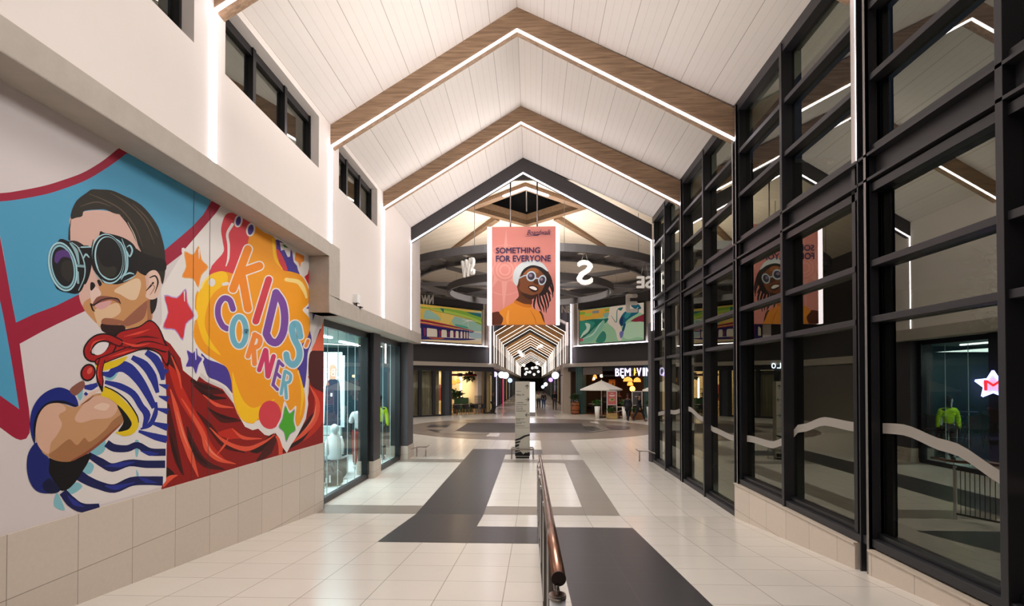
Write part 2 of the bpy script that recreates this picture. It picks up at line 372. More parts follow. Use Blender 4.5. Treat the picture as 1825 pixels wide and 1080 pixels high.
# left wall below the beam, tiled plinth
wb = MB()
wb.box(-4.3, -3.97, -4, 10.13, -.2, 4.9, M['white']); struct(wb, 'wall_left')
wb = MB(); wb.box(-4.0, -3.95, -4, 10.14, -.2, 1.25, M['plinth']); wb.box(-4.3, -3.95, 10.12, 10.14, -.1, 1.25, M['plinth']); struct(wb, 'trim_1')
# upper left wall with clerestory openings
ub = MB(); WT = 7.3
ub.box(-3.98, XL, -4, 9.93, 4.88, 6.12, M['white']); ub.box(-3.98, XL, 9.93, 17.72, 3.95, 6.12, M['white'])
wins = [(2.85, 5.72), (6.32, 9.18), (10.15, 12.72)]
ys = [-4] + [v for w in wins for v in w] + [16.3]
for i in range(0, len(ys), 2): ub.box(-3.98, XL, ys[i], ys[i + 1], 6.12, WT, M['white'])
for a, b in wins: ub.box(-3.98, XL, a, b, 7.02, WT, M['white'])
struct(ub, 'wall_upper_left')
pb = MB(); pb.box(-4.6, -3.72, 16.42, 17.72, 3.96, 8.6, M['white']); struct(pb, 'wall_pier_left')
# concrete beams and jamb
cb = MB(); cb.box(-3.99, -3.6, -4, 9.95, 4.65, 4.9, M['concrete']); cb.box(-3.99, -3.6, 9.42, 9.95, 3.64, 4.65, M['concrete'])
cb.box(-4.4, -3.6, 9.42, 17.4, 3.64, 3.96, M['concrete']); struct(cb, 'trim_2', bevel=.008)
# shopfront pillars
sb = MB(); sb.box(-4.35, -3.96, 13.35, 13.95, .42, 3.64, M['dark']); sb.box(-4.37, -3.94, 13.33, 13.97, 0, .42, M['plinth']); struct(sb, 'wall_shop_pillar')
sb = MB(); sb.box(-4.5, -3.86, 16.6, 17.4, .42, 3.64, mat('pillar_grey', '#4a474b', .6)); sb.box(-4.52, -3.84, 16.58, 17.42, 0, .42, M['plinth']); struct(sb, 'wall_corner_pillar')
# ceilings
AX, AZ = -.27, 9.23
M['board'] = grid_mat('white_ceiling_board', '#dcd5ce', .6, .49, 50, ox=AX, oy=-20, gw=.008, gcol='#8b8078', noise=.03, nscale=6, vary=.02)
def board_fine(m):
    nt = m.node_tree; b = nt.nodes['Principled BSDF']; tc = nt.nodes.new('ShaderNodeTexCoord'); sp = nt.nodes.new('ShaderNodeSeparateXYZ'); nt.links.new(tc.outputs['Object'], sp.inputs[0])
    u = math_node(nt, 'FRACT', math_node(nt, 'DIVIDE', math_node(nt, 'SUBTRACT', sp.outputs['X'], AX), .49 / 4))
    g = math_node(nt, 'LESS_THAN', math_node(nt, 'MINIMUM', u, math_node(nt, 'SUBTRACT', 1.0, u)), .012)
    mx = nt.nodes.new('ShaderNodeMix'); mx.data_type = 'RGBA'; src = b.inputs['Base Color'].links[0].from_socket
    nt.links.new(g, mx.inputs[0]); nt.links.new(src, mx.inputs[6]); mx.inputs[7].default_value = lin('#b5a99f'); nt.links.new(mx.outputs[2], b.inputs['Base Color'])
board_fine(M['board'])
c1 = MB(); c1.prism([(-4.0, 0, 7.13 - .18), (AX, 0, AZ), (AX, 0, AZ + .2), (-4.0, 0, 7.15)], (0, -4, 0), (0, 16.3, 0), M['board']); struct(c1, 'ceiling_left')
c2 = MB(); c2.prism([(AX, 0, AZ), (4.1, 0, 7.12), (4.1, 0, 7.32), (AX, 0, AZ + .2)], (0, -4, 0), (0, 16.3, 0), M['board']); struct(c2, 'ceiling_right')
kb = MB(); kb.box(-4.3, 4.1, -4.2, -4, -.2, 9.6, M['darkwall']); struct(kb, 'wall_back')
# ---------------------------------------------------------------- clerestory windows left
for i, (a, b) in enumerate(wins):
    w = thing('window_%d' % (i + 1), None, None, kind='structure')
    f = MB(); n = 3
    f.box(-3.94, -3.86, a, b, 6.12, 6.16, M['black']); f.box(-3.94, -3.86, a, b, 6.9, 7.02, M['black'])
    for k in range(n + 1):
        y = a + (b - a) * k / n; f.box(-3.95, -3.84, max(a, y - .04), min(b, y + .04), 6.12, 7.02, M['black'])
    f.build('window_frame', w)
    g = MB(); g.box(-3.915, -3.905, a, b, 6.14, 6.92, M['glass']); g.build('pane', w)
nb = MB(); nb.box(-6.6, -6.5, -2, 16, 5, 9, mat('roof_void', '#1c1b1a', .8)); struct(nb, 'wall_beyond_clerestory')
# ---------------------------------------------------------------- shopfront windows left
def shopwin(idx, y0, y1, mulls, glass='shopglass'):
    w = thing('window_%d' % idx, None, None, kind='structure'); f = MB()
    f.box(-4.18, -4.08, y0, y1, 0, .12, M['dark']); f.box(-4.2, -4.08, y0, y1, 3.5, 3.64, M['black'])
    f.box(-4.2, -4.08, y0, y0 + .06, .1, 3.6, M['black']); f.box(-4.22, -4.06, y1 - .16, y1, .1, 3.6, M['black'])
    f.build('window_frame', w); g = MB(); g.box(-4.14, -4.13, y0 + .05, y1 - .1, .1, 3.52, M[glass]); g.build('pane', w)
    for y in mulls:
        j = MB(); j.box(-4.142, -4.128, y - .004, y + .004, .12, 3.5, mat('glass_edge', '#bcd8d6', .2)); j.build('glass_joint', w)
shopwin(4, 10.15, 13.35, (10.75, 11.35, 11.95, 12.45)); shopwin(5, 13.96, 16.6, (14.8, 15.6))
# ---------------------------------------------------------------- right curtain wall
GX = 3.745
WV = [(-2, 1.5), (2, 1.8), (3.2, 1.42), (4.3, 1.61), (5.0, 1.82), (5.6, 1.92), (6.4, 1.88), (7.0, 1.9), (7.67, 1.76), (8.1, 1.52), (8.6, 1.42), (9.3, 1.43), (10.2, 1.36), (11.25, 1.42), (11.95, 1.59), (13, 1.76), (14.5, 1.6), (17, 1.4)]
def wavez(y):
    for (a, p), (b, q) in zip(WV, WV[1:]):
        if y <= b: t = (y - a) / (b - a); t = t * t * (3 - 2 * t); return p + (q - p) * t
    return 1.4
def bay(idx, y0, y1, sill, nm=2):
    w = thing('window_%d' % idx, None, None, kind='structure')
    ym = [y0 + .12 + (y1 - y0 - .24) * k / nm for k in range(nm + 1)]
    f = MB(); f.box(3.62, 3.79, y0, y1, sill, sill + .09, M['dark']); f.box(3.68, 3.79, y0, y1, sill + .09, sill + .15, M['black'])
    f.box(3.62, 3.8, y0, y1, 7.18, 7.4, M['dark'])
    for k, y in enumerate(ym):
        if 0 < k < nm: f.box(3.6, 3.79, y - .035, y + .035, sill, 7.3, M['dark'])
        elif k == 0: f.box(3.64, 3.79, y - .02, y + .05, sill, 7.3, M['black'])
        else: f.box(3.64, 3.79, y - .05, y + .02, sill, 7.3, M['black'])
    f.build('mullion_frame', w, bevel=.004)
    for z in (3.07, 3.67, 5.68, 6.45):
        t = MB(); t.box(3.63, 3.79, y0 + .1, y1 - .1, z - .035, z + .035, M['dark']); t.build('transom', w, bevel=.004)
    # the I-section beam half way up
    t = MB()
    t.box(3.6, 3.8, y0, y1, 4.83, 4.86, M['dark']); t.box(3.6, 3.8, y0, y1, 4.56, 4.59, M['dark']); t.box(3.7, 3.74, y0, y1, 4.58, 4.84, M['dark'])
    t.box(3.64, 3.85, y0, y1, 4.86, 4.94, M['black']); t.box(3.64, 3.85, y0, y1, 4.44, 4.53, M['black']); t.build('steel_beam', w)
    for k in range(nm):
        g = MB(); g.box(GX, GX + .012, ym[k] + .02, ym[k + 1] - .02, sill + .1, 7.2, M['glass']); g.build('pane', w)
        d = MB(); n = 14; A = []
        for i in range(n + 1):
            y = ym[k] + .04 + (ym[k + 1] - ym[k] - .08) * i / n; z = wavez(y)
            A.append((y, z))
        d.add([(GX - .004, y, z + .055) for y, z in A] + [(GX - .004, y, z - .055) for y, z in A], [(i, i + 1, n + 2 + i, n + 1 + i) for i in range(n)], mat('frosted_film', '#9c968e', .7))
        d.build('frosted_band', w)
bay(6, 13.22, 16.3, 0); bay(7, 9.71, 13.22, 0); bay(8, 6.08, 9.71, .62); bay(9, 2.45, 6.08, .64); bay(10, -1.2, 2.45, .64)
# stone plinths on the ramp
for k, (a, b) in enumerate(((6.14, 9.7), (-3, 5.9))):
    p = MB(); p.box(3.58, 3.97, a, b, -.1, .60, M['plinth']); p.box(3.565, 3.97, a, b, .60, .62, mat('plinth_cap', '#c9bcab', .4)); struct(p, 'trim_%d' % (3 + k))
eb = MB(); eb.box(3.58, 3.75, 16.32, 16.75, 0, 4.2, mat('pillar_grey')); struct(eb, 'wall_end_post_right')
# ---------------------------------------------------------------- atrium shell: octagon
RA = 11.15
D45 = 1 / math.sqrt(2)
def wallpt(side, s, z, off=0):
    """point on the 45 degree wall: side -1 left, +1 right; s metres along it from the corridor corner; off towards the hall centre"""
    x = 2.85 + s * D45; y = 41.55 - s * D45
    x -= off * D45; y -= off * D45
    return Vector((CX + side * x, y, z))
EAVE = 9.4
for side, nm in ((-1, 'left'), (1, 'right')):
    n = (-side * D45, -D45, 0)
    def slab(mb, s0, s1, z0, z1, off, th, m): mb.prism([wallpt(side, s0, z0, off), wallpt(side, s1, z0, off), wallpt(side, s1, z1, off), wallpt(side, s0, z1, off)], (0, 0, 0), (side * D45 * th, D45 * th, 0), m)
    b = MB(); slab(b, -.05, 9.6, 3.55, 3.83, .25, .4, M['concrete']); struct(b, 'trim_atrium_' + nm)
    b = MB(); slab(b, 0, 9.4, 3.83, EAVE, 0, .2, M['darkwall']); slab(b, 0, 9.4, 3.2, 3.55, -.05, .1, M['black']); struct(b, 'wall_atrium_' + nm)
    b = MB(); slab(b, .95, 7.6, 5.12, 8.7, .06, .05, M['white']); slab(b, .85, 7.7, 5.0, 5.06, .3, .32, M['darkwall']); slab(b, .75, .85, 5.0, 8.7, .3, .3, M['white']); struct(b, 'wall_recess_' + nm)
    b = MB(); slab(b, 1.3, 7.4, 7.85, 8.9, .3, .3, M['dark']); struct(b, 'wall_header_' + nm)
    # outer side wall
    x = side * 9.5 + CX
    b = MB(); b.box(x, x + side * .2, 17.9, 35.2, 3.6, EAVE, M['darkwall']); b.box(x - side * .1, x + side * .2, 17.9, 35.2, 3.4, 3.8, M['concrete'])
    if side < 0: b.box(x, x + side * .2, 17.9, 35.2, 0, 3.5, mat('shop_wall', '#6c655e', .6))
    else: b.box(x, x + side * .2, 30.5, 35.2, 0, 3.5, mat('shop_wall'))
    struct(b, 'wall_side_' + nm)
    b = MB()
    if side < 0: b.box(-9.6, -4.5, 17.42, 17.6, 0, EAVE, mat('shop_wall'))
    else: b.box(3.97, 9.4, 17.4, 17.6, 3.4, EAVE, mat('shop_wall'))
    struct(b, 'wall_near_' + nm)
# atrium roof: hipped, white boards, up to a square lantern
M['rboard'] = grid_mat('atrium_ceiling_board', '#e6d6c2', .6, 50, .55, ox=-30, oy=.1, gw=.01, gcol='#8b8078', noise=.02, nscale=6)
LZ, LR = 11.75, 3.3
LC = Vector((-.3, 28.4, 0))
lan = [LC + Vector((0, -LR, LZ)), LC + Vector((LR, 0, LZ)), LC + Vector((0, LR, LZ)), LC + Vector((-LR, 0, LZ))]
rb = MB()
Z0 = EAVE
outer = [Vector((-9.7, 17.4, Z0)), Vector((9.6, 17.4, Z0)), Vector((9.6, 35.2, Z0)), Vector((3.2, 41.8, Z0)), Vector((-3.4, 41.8, Z0)), Vector((-9.7, 35.2, Z0))]
A, Bq, C_, Dq = lan      # near, right, far, left
for q in ([outer[0], outer[1], A], [outer[1], Bq, A], [outer[1], outer[2], Bq], [outer[2], outer[3], C_, Bq], [outer[3], outer[4], C_], [outer[4], outer[5], Dq, C_], [outer[5], outer[0], Dq], [outer[0], A, Dq]):
    for i in range(1, len(q) - 1):
        t = [q[0], q[i], q[i + 1]]; rb.prism(t, (0, 0, 0), (0, 0, .12), M['rboard'])
rb.box(-4.0, 4.0, 17.2, 17.3, 8.9, 11, mat('shop_wall'))
struct(rb, 'ceiling_atrium')
# dark void above the lantern
vb = MB(); vb.box(-3.8, 3.3, 24.9, 31.9, 14.2, 14.3, mat('roof_void')); vb.box(-3.8, -3.7, 24.9, 31.9, 12, 14.2, mat('roof_void')); vb.box(3.2, 3.3, 24.9, 31.9, 12, 14.2, mat('roof_void'))
vb.box(-3.8, 3.3, 31.8, 31.9, 12, 14.2, mat('roof_void')); vb.box(-3.8, 3.3, 24.9, 25, 12, 14.2, mat('roof_void'))
struct(vb, 'ceiling_void')
# ---------------------------------------------------------------- corridor shell
KX0, KX1 = -2.95, 2.6; KA = -.2; KE, KZ = 6.75, 8.35
for side, x in ((-1, KX0), (1, KX1)):
    nm = 'left' if side < 0 else 'right'
    b = MB(); s = side
    b.box(x, x + s * .3, 41.5, 150, 5.2, 7.0, M['white']); b.box(x, x + s * .3, 41.5, 150, 3.83, 5.2, mat('corridor_taupe', '#8a7f76', .7)); struct(b, 'wall_corridor_' + nm)
    b = MB(); b.box(x - s * .22, x + s * .4, 41.45, 150, 3.52, 3.83, M['concrete']); struct(b, 'trim_corridor_' + nm)
    b = MB(); b.box(x + s * .5, x + s * .7, 41.9, 150, 0, 3.6, mat('corridor_shop_dark', '#20222b', .3)); struct(b, 'wall_corridor_shops_' + nm)
c = MB(); c.prism([(KX0 - .2, 0, KE - .02), (KA, 0, KZ), (KA, 0, KZ + .2), (KX0 - .2, 0, KE + .2)], (0, 41.6, 0), (0, 150, 0), M['white'])
c.prism([(KA, 0, KZ), (KX1 + .2, 0, KE - .02), (KX1 + .2, 0, KE + .2), (KA, 0, KZ + .2)], (0, 41.6, 0), (0, 150, 0), M['white']); struct(c, 'ceiling_corridor')
b = MB(); b.box(-4, 4, 150, 150.2, 0, 9, mat('corridor_end', '#2b2b2e', .5)); struct(b, 'wall_corridor_end')
b = MB(); b.prism([(-4.2, 41.62, EAVE), (-4.2, 41.62, 6.9), (KX0 - .2, 41.62, 6.9), (KA, 41.62, KZ + .1), (KX1 + .2, 41.62, 6.9), (4.2, 41.62, 6.9), (4.2, 41.62, EAVE)], (0, 0, 0), (0, .1, 0), M['darkwall']); struct(b, 'wall_above_corridor')
# ================================================================ ROOF FRAMES
GF = 'wood gable frames of the hall'
def gable(name, label, y, L, A_, R, dep, m, th=.22, zl=None, zr=None, group=None, ledw=.04, ledm=None, pipe=False, cat='roof frame'):
    """L, A_, R: (x, z) of the top line at left eave, apex, right eave; dep: vertical depth of the beam"""
    g = thing(name, label, cat, (A_[0], y, 0), group=group); o = Vector((A_[0], y, 0)); ledm = ledm or M['led']
    for a, b in ((L, A_), (A_, R)):
        r = MB(); dl = dep if not isinstance(dep, tuple) else None
        d1, d2 = (dep, dep) if dl else ((dep[0], dep[1]) if a is L else (dep[1], dep[2]))
        r.prism([Vector((a[0], y, a[1])) - o, Vector((b[0], y, b[1])) - o, Vector((b[0], y, b[1] - d2)) - o, Vector((a[0], y, a[1] - d1)) - o], (0, 0, 0), (0, th, 0), m); r.build('rafter', g)
        s = MB(); s.prism([Vector((a[0], y - .012, a[1] - d1)) - o, Vector((b[0], y - .012, b[1] - d2)) - o, Vector((b[0], y - .012, b[1] - d2 - ledw)) - o, Vector((a[0], y - .012, a[1] - d1 - ledw)) - o], (0, 0, 0), (0, .03, 0), ledm); s.build('led_strip', g)
    d0 = dep if not isinstance(dep, tuple) else dep[0]; d9 = dep if not isinstance(dep, tuple) else dep[2]
    if zl is not None:
        s = MB(); s.box(L[0] - o.x, L[0] + ledw * .9 - o.x, -.012, .018, zl, L[1] - d0, ledm); s.build('led_strip', g)
    if zr is not None:
        s = MB(); s.box(R[0] - ledw * .9 - o.x, R[0] - o.x, -.012, .018, zr, R[1] - d9, ledm); s.build('led_strip', g)
    if pipe:
        s = MB(); s.box(R[0] - .02 - o.x, R[0] + .04 - o.x, .03, .13, 4.86, R[1] - d9, M['pale']); s.build('pale_upright', g)
    return g
TL, TA, TR = (XL, 7.14), (AX, AZ), (XR + .02, 7.3)
LB = {2.45: 'wood roof frame above the near end of the mural', 6.08: 'wood roof frame nearest the camera, its light strip running down the left wall above the mural',
      9.71: 'wood roof frame above the Kids Corner end of the wall, first full gable', 13.22: 'wood roof frame just before the charcoal one, second full gable'}
for y in (2.45, 6.08, 9.71, 13.22):
    g = gable('roof_frame', LB[y], y, TL, TA, TR, (.4, .4, .55), M['wood'], zl=4.9 if y < 9.6 else 3.96, zr=4.86 if y < 7 else None, pipe=y > 2, group=GF)
gable('roof_frame', 'charcoal roof frame with white light strip at the end of the hall', 16.32, (XL - .02, 7.18), (AX, 9.27), (XR - .0, 7.15), .48, M['darkwall'], zl=3.98, zr=3.95)
# steel columns of the curtain wall
for y, z0, txt in ((2.35, .6, 'at the right edge of the picture'), (6.0, .3, 'between the two stone plinths'), (9.68, 0, 'where the ramp ends'), (13.2, 0, 'midway along the level floor')):
    c = MB(); 
    for dy in (-.1, .06):
        c.box(3.6, 3.84, y + dy, y + dy + .02, z0 - .05, 7.3, M['dark']); 
    c.box(3.715, 3.745, y - .1, y + .08, z0 - .05, 7.3, M['dark']); c.box(3.6, 3.625, y - .1, y - .04, z0 - .05, 7.3, M['grey'])
    tag(c.build('steel_column'), 'charcoal steel column of the glass wall ' + txt, 'column', 'steel columns of the glass wall')
# corridor frames
ordn = ['first', 'second', 'third', 'fourth', 'fifth', 'sixth', 'seventh', 'eighth', 'ninth', 'tenth', 'eleventh', 'twelfth', 'thirteenth', 'fourteenth', 'fifteenth', 'sixteenth']
fr = [(41.5, 0), (44.2, 1), (48.6, 1), (52.0, 1), (54.8, 2), (62.6, 1), (66.5, 1), (70.5, 1), (74.8, 1), (80, 1), (86, 2), (98, 1), (104, 1), (110, 1), (116, 2), (126, 1), (136, 1)]
k = [0, 0, 0]
for y, kind in fr:
    nm = ('dark portal', 'pale wood', 'broad charcoal')[kind]
    lb = '%s frame with light strips in the corridor, %s of its kind from the atrium' % (nm, ordn[k[kind]]); k[kind] += 1
    w = .035 + (y - 41) * .0005
    gable('corridor_frame', lb, y, (KX0 + .02, KE), (KA, KZ), (KX1 - .02, KE), (.5 if kind != 2 else .55), (M['dark'], M['wood2'], M['darkwall'])[kind], th=(.2, 1.9, 3.6)[kind], zl=3.85, zr=3.85,
          group=('pale wood gable frames of the corridor' if kind == 1 else 'charcoal gable frames of the corridor'), ledw=w, ledm=led_mat('led_corridor', '#fff4e8', 1.6))
# LED lines on the 45 degree walls
for side in (-1, 1):
    nm = 'left' if side < 0 else 'right'
    g = thing('wall_light', 'white light strip up the wall and under the painting on the %s of the atrium' % nm, 'light strip', wallpt(side, .7, 3.84, .33))
    o = Vector(g.location)
    s = MB(); s.beam(wallpt(side, .62, 3.84, .33) - o, wallpt(side, .62, 9.0, .33) - o, .1, .06, M['led']); s.build('led_strip', g)
    s = MB(); s.beam(wallpt(side, .9, 5.1, .3) - o, wallpt(side, 7.6, 5.1, .3) - o, .04, .045, M['led']); s.build('led_strip', g)
# ================================================================ THE MURAL
def mural():
    X0 = -3.968
    clip = lambda p: Vector((p.x, min(max(p.y, .5), 10.12), min(max(p.z, 1.25), 4.65)))
    a = Art((X0, 0, 0), (1, 0, 0), step=.00006, clip=clip, rough=.55)
    a.mb.add([(X0, -3.9, 1.25), (X0, 10.12, 1.25), (X0, 10.12, 4.65), (X0, -3.9, 4.65)], [(0, 1, 2, 3)], a.mt('#d9d0cf'))
    # everything below is traced in a 3x crop; A starts at (0,240), B at (0,590), C at (290,320), D at (290,560)
    a.crop(0, 240, 3)
    B = lambda x, y: (x, y + 1050)
    C = lambda x, y: (x + 870, y + 240)
    D = lambda x, y: (x + 870, y + 960)
    Bs = lambda *p: [B(*q) for q in p]; Cs = lambda *p: [C(*q) for q in p]; Ds = lambda *p: [D(*q) for q in p]
    E = lambda x, y: (210 + x * .8, 240 + y * .8)
    Es = lambda *p: [E(*q) for q in p]
    RED, BLUE = '#a01c3a', '#4f9fc4'
    a.shape(BLUE, [(-200, 330), (0, 350), (120, 340), (230, 318), (350, 280), (450, 240), (560, 185), (630, 130), (680, 90), (860, 140), C(170, 55), C(258, 100), C(240, 160), C(190, 230), C(90, 310), C(10, 385), (860, 640), (700, 720), (410, 870), (85, 1010), (60, 900), (20, 640), (0, 540), (-200, 300)], 0)
    a.shape(BLUE, [(-200, 500), (0, 800), (20, 980), B(35, 0), B(60, 150), B(85, 280), B(105, 418), B(50, 385), B(0, 345), B(-200, 200)], 0)
    a.line(RED, [(-260, 350), (0, 335), (100, 323), (240, 296), (350, 262), (450, 224), (540, 172), (610, 122), (665, 76), (700, 40)], [44, 44, 46, 44, 42, 48, 56], False)
    a.shape(RED, [(860, 600), C(10, 378), C(90, 310), C(160, 250), C(215, 190), C(262, 100), C(310, 125), C(270, 200), C(235, 260), C(170, 330), C(100, 400), C(12, 468), (882, 710), (840, 740)], 0)
    a.shape(RED, [(-200, 300), (0, 545), (20, 650), (55, 850), (85, 1005), (180, 960), (300, 915), (410, 860), (470, 830), (460, 940), (300, 1015), (220, 1055), B(105, 68), B(120, 180), B(140, 320), B(155, 420), B(162, 500), B(158, 545), B(140, 575), B(110, 583), B(85, 575), B(60, 560), B(0, 515), B(-200, 390), B(-200, 210), B(0, 345), B(103, 418), B(85, 300), B(60, 150), B(35, 10), (20, 980), (0, 885)], 0)
    # cape
    a.shape('#8e1512', [B(850, 20), D(50, 150), D(95, 215), D(130, 270), D(180, 320), D(230, 360), D(320, 400), D(380, 480), D(430, 560), D(500, 600), D(600, 640), D(720, 620), D(760, 540), D(780, 420), D(790, 220), D(840, 80), D(900, 80), D(900, 680), D(600, 760), D(300, 850), D(0, 940), B(862, 860), B(880, 760), B(888, 600), B(893, 420), B(885, 260), B(860, 130)], 0)
    OR, OR2, DK, DK2 = '#e4563a', '#c22a1a', '#2b0a0a', '#4a100e'
    for col, pts, w in [
        (OR2, [(20, 200), (60, 330), (120, 470), (200, 600), (250, 700), (330, 780)], [10, 50, 40, 10]), (OR2, [(280, 640), (360, 640), (430, 660)], [6, 60, 10]),
        (OR2, [(780, 330), (840, 430), (830, 560), (760, 650), (690, 700)], [10, 70, 50, 10]),
        (DK2, [(0, 170), (40, 240), (90, 310)], [10, 50, 8]), (DK2, [(150, 350), (230, 400), (330, 420)], [14, 60, 10]), (DK, [(150, 350), (220, 390), (300, 400)], [4, 22, 4]),
        (DK, [(165, 380), (250, 440), (340, 450)], [6, 30, 6]), (DK2, [(240, 500), (320, 560), (420, 570)], [8, 40, 6]), (DK, [(250, 510), (330, 550), (400, 560)], [4, 18, 3]),
        (DK2, [(30, 480), (50, 640), (80, 780), (110, 860)], [10, 40, 34, 8]), (DK, [(40, 640), (60, 730), (100, 850)], [4, 20, 4]),
        (DK2, [(130, 600), (165, 720), (230, 800), (330, 830)], [8, 44, 40, 8]), (DK, [(140, 660), (180, 750), (250, 815)], [4, 24, 4]),
        (DK2, [(180, 520), (250, 600), (330, 700), (440, 740)], [6, 30, 30, 6]), (DK, [(430, 710), (500, 725), (560, 680), (580, 640)], [6, 40, 34, 8]),
        (DK2, [(500, 790), (560, 730), (610, 640)], [10, 50, 20]), (DK, [(640, 735), (730, 660), (800, 560), (820, 520)], [10, 50, 40, 6]), (DK, [(20, 820), (40, 860), (20, 890)], [10, 50, 20]),
        (OR, [(40, 400), (70, 500), (105, 640), (150, 760), (190, 870)], [6, 26, 30, 34, 6]), (OR, [(100, 450), (170, 560), (215, 640), (240, 720), (300, 775), (390, 800)], [6, 20, 26, 34, 26, 4]),
        (OR, [(215, 430), (290, 485), (380, 500)], [4, 20, 4]), (OR, [(250, 605), (330, 680), (440, 720), (530, 690), (600, 645)], [4, 18, 26, 16, 4]),
        (OR, [(370, 610), (430, 660), (530, 665)], [4, 20, 4]), (OR, [(785, 380), (828, 470), (812, 560), (750, 640), (680, 695)], [4, 22, 30, 22, 4]),
        (OR, [(45, 220), (85, 320), (100, 400)], [4, 16, 4]), (OR, [(605, 650), (628, 690), (630, 760)], [8, 26, 20]), (OR, [(-5, 915), (40, 875), (80, 860)], [30, 26, 4]), (OR, [(290, 750), (330, 700), (350, 660)], [4, 12, 3]),
        ('#f0866a', [(75, 520), (110, 640), (140, 720)], [2, 9, 2]), ('#f0866a', [(225, 670), (260, 735), (320, 780)], [2, 10, 2]), ('#f0866a', [(820, 480), (805, 555), (760, 620)], [2, 10, 2])]:
        a.line(col, Ds(*pts), w, False)
    a.shape('#e8694a', Ds((905, 40), (846, 85), (800, 180), (788, 235), (905, 230)), 0); a.shape('#4a1310', Ds((785, 215), (820, 195), (905, 225), (905, 420), (840, 410), (800, 385), (780, 330)), 1)
    # white splash outline
    W_ = '#e9e3de'
    a.shape(W_, Ds((-8, -140), (-5, 125), (40, 158), (95, 235), (108, 300), (150, 335), (182, 358), (205, 312), (240, 352), (320, 382), (360, 430), (398, 530), (440, 602), (480, 620), (510, 612), (545, 645), (568, 650), (600, 632), (625, 665), (640, 710), (663, 742), (685, 700), (722, 645), (765, 560), (778, 480), (772, 415), (778, 250), (800, 130), (830, 40), (846, -60), (850, -330), (600, -420), (300, -560), (120, -350)), 0)
    PU, RD, ORG, YEL, LB_ = '#4a3b96', '#d8414c', '#f5a01c', '#ffc71c', '#6fb4c9'
    a.shape(PU, Ds((205, 210), (240, 240), (300, 262), (345, 290), (367, 360), (373, 422), (340, 385), (290, 355), (245, 335), (225, 290)))
    a.shape(PU, Ds((790, 100), (795, 150), (775, 210), (770, 300), (757, 395), (733, 340), (715, 250), (740, 150), (775, 80)))
    a.shape(RD, Cs((375, 178), (335, 190), (312, 260), (320, 330), (325, 385), (280, 440), (258, 470), (252, 515), (330, 505), (420, 500), (470, 350), (475, 235), (430, 200)))
    a.shape(PU, Cs((600, 325), (660, 350), (700, 400), (722, 480), (728, 510), (660, 500), (615, 450)))
    a.shape(RD, Cs((610, 370), (645, 420), (668, 490), (640, 500), (605, 450)))
    a.shape(ORG, [*Cs((470, 235), (540, 280), (600, 315), (610, 400), (640, 480), (685, 492), (735, 510), (768, 555), (790, 635), (765, 680), (748, 700), (785, 745), (785, 810), (765, 860)), *Ds((735, 170), (722, 230), (722, 310), (752, 390), (762, 470), (752, 545), (722, 600), (700, 575), (640, 560), (515, 565), (480, 585), (430, 570), (395, 520), (375, 440), (365, 350), (340, 285), (280, 245), (205, 195), (165, 120)), *Cs((172, 740), (175, 620), (215, 550), (260, 510), (330, 492), (400, 500), (440, 400), (462, 300))])
    a.shape(YEL, Cs((330, 492), (260, 505), (205, 560), (182, 640), (180, 720), (195, 800), (230, 880), (310, 940), (255, 860), (225, 780), (235, 690), (270, 610), (345, 545)))
    a.shape(YEL, Ds((372, 310), (392, 370), (430, 460), (480, 500), (540, 480), (600, 452), (560, 490), (515, 550), (480, 582), (430, 568), (400, 520), (380, 450)))
    a.line('#ffdf8a', Cs((660, 535), (725, 548), (755, 590), (768, 630)), [20, 26, 12]); a.line(YEL, Cs((590, 320), (602, 420), (640, 480)), [14, 16, 4]); a.line(YEL, Ds((725, 300), (748, 420), (735, 540)), [4, 16, 4])
    a.shape(RD, ell(*D(573, 538), 60, 76))
    a.line(W_, Cs((372, 240), (345, 290), (352, 350), (350, 420), (338, 462)), [16, 14, 14, 12, 5])
    a.shape(W_, ell(*C(262, 550), 19, 22)); a.line(W_, Cs((325, 560), (345, 556)), 18); a.line('#ffe27a', Cs((205, 580), (225, 540), (250, 520)), 10)
    for cx, cy, rx, ry in ((404, 222, 15, 27), (470, 268, 17, 30)): a.shape(W_, ell(*C(cx, cy), rx + 7, ry + 7, 12)); a.shape(PU, ell(*C(cx, cy), rx - 2, ry - 2, 12))
    a.shape(W_, Cs((625, 335), (632, 380), (650, 375), (668, 415), (680, 412), (684, 368), (660, 345)), 0); a.shape('#2f7a3a', Cs((638, 345), (650, 362), (672, 366), (655, 350)), 0)
    a.shape(W_, Cs((690, 375), (770, 410), (764, 450), (738, 486), (700, 440)), 0); a.shape('#f09030', Cs((710, 388), (756, 408), (754, 440), (740, 442), (733, 472), (724, 444), (705, 430)), 0)
    def star(col, pts, sh='#b79ad2'):
        cx = sum(p[0] for p in pts) / len(pts); cy = sum(p[1] for p in pts) / len(pts)
        sc = lambda k: [(cx + (x - cx) * k, cy + (y - cy) * k) for x, y in pts]
        a.shape(W_, sc(1.32), 1); a.shape(sh, sc(1.08), 2); a.shape(col, pts, 2)
    star('#f08c2a', Cs((190, 362), (206, 430), (238, 468), (204, 510), (188, 570), (162, 528), (107, 518), (127, 465), (118, 390), (162, 405)), '#e0b070')
    star('#d6343c', Cs((120, 592), (130, 660), (163, 728), (122, 770), (105, 852), (65, 800), (5, 788), (30, 710), (12, 625), (75, 635)))
    star('#4c3c9c', Cs((180, 905), (186, 940), (208, 958), (190, 990), (176, 1036), (160, 1000), (125, 998), (138, 960), (130, 915), (160, 930)))
    star('#4cae2e', Ds((655, 492), (677, 532), (703, 512), (698, 568), (708, 618), (680, 640), (660, 678), (648, 630), (622, 602), (640, 560)))
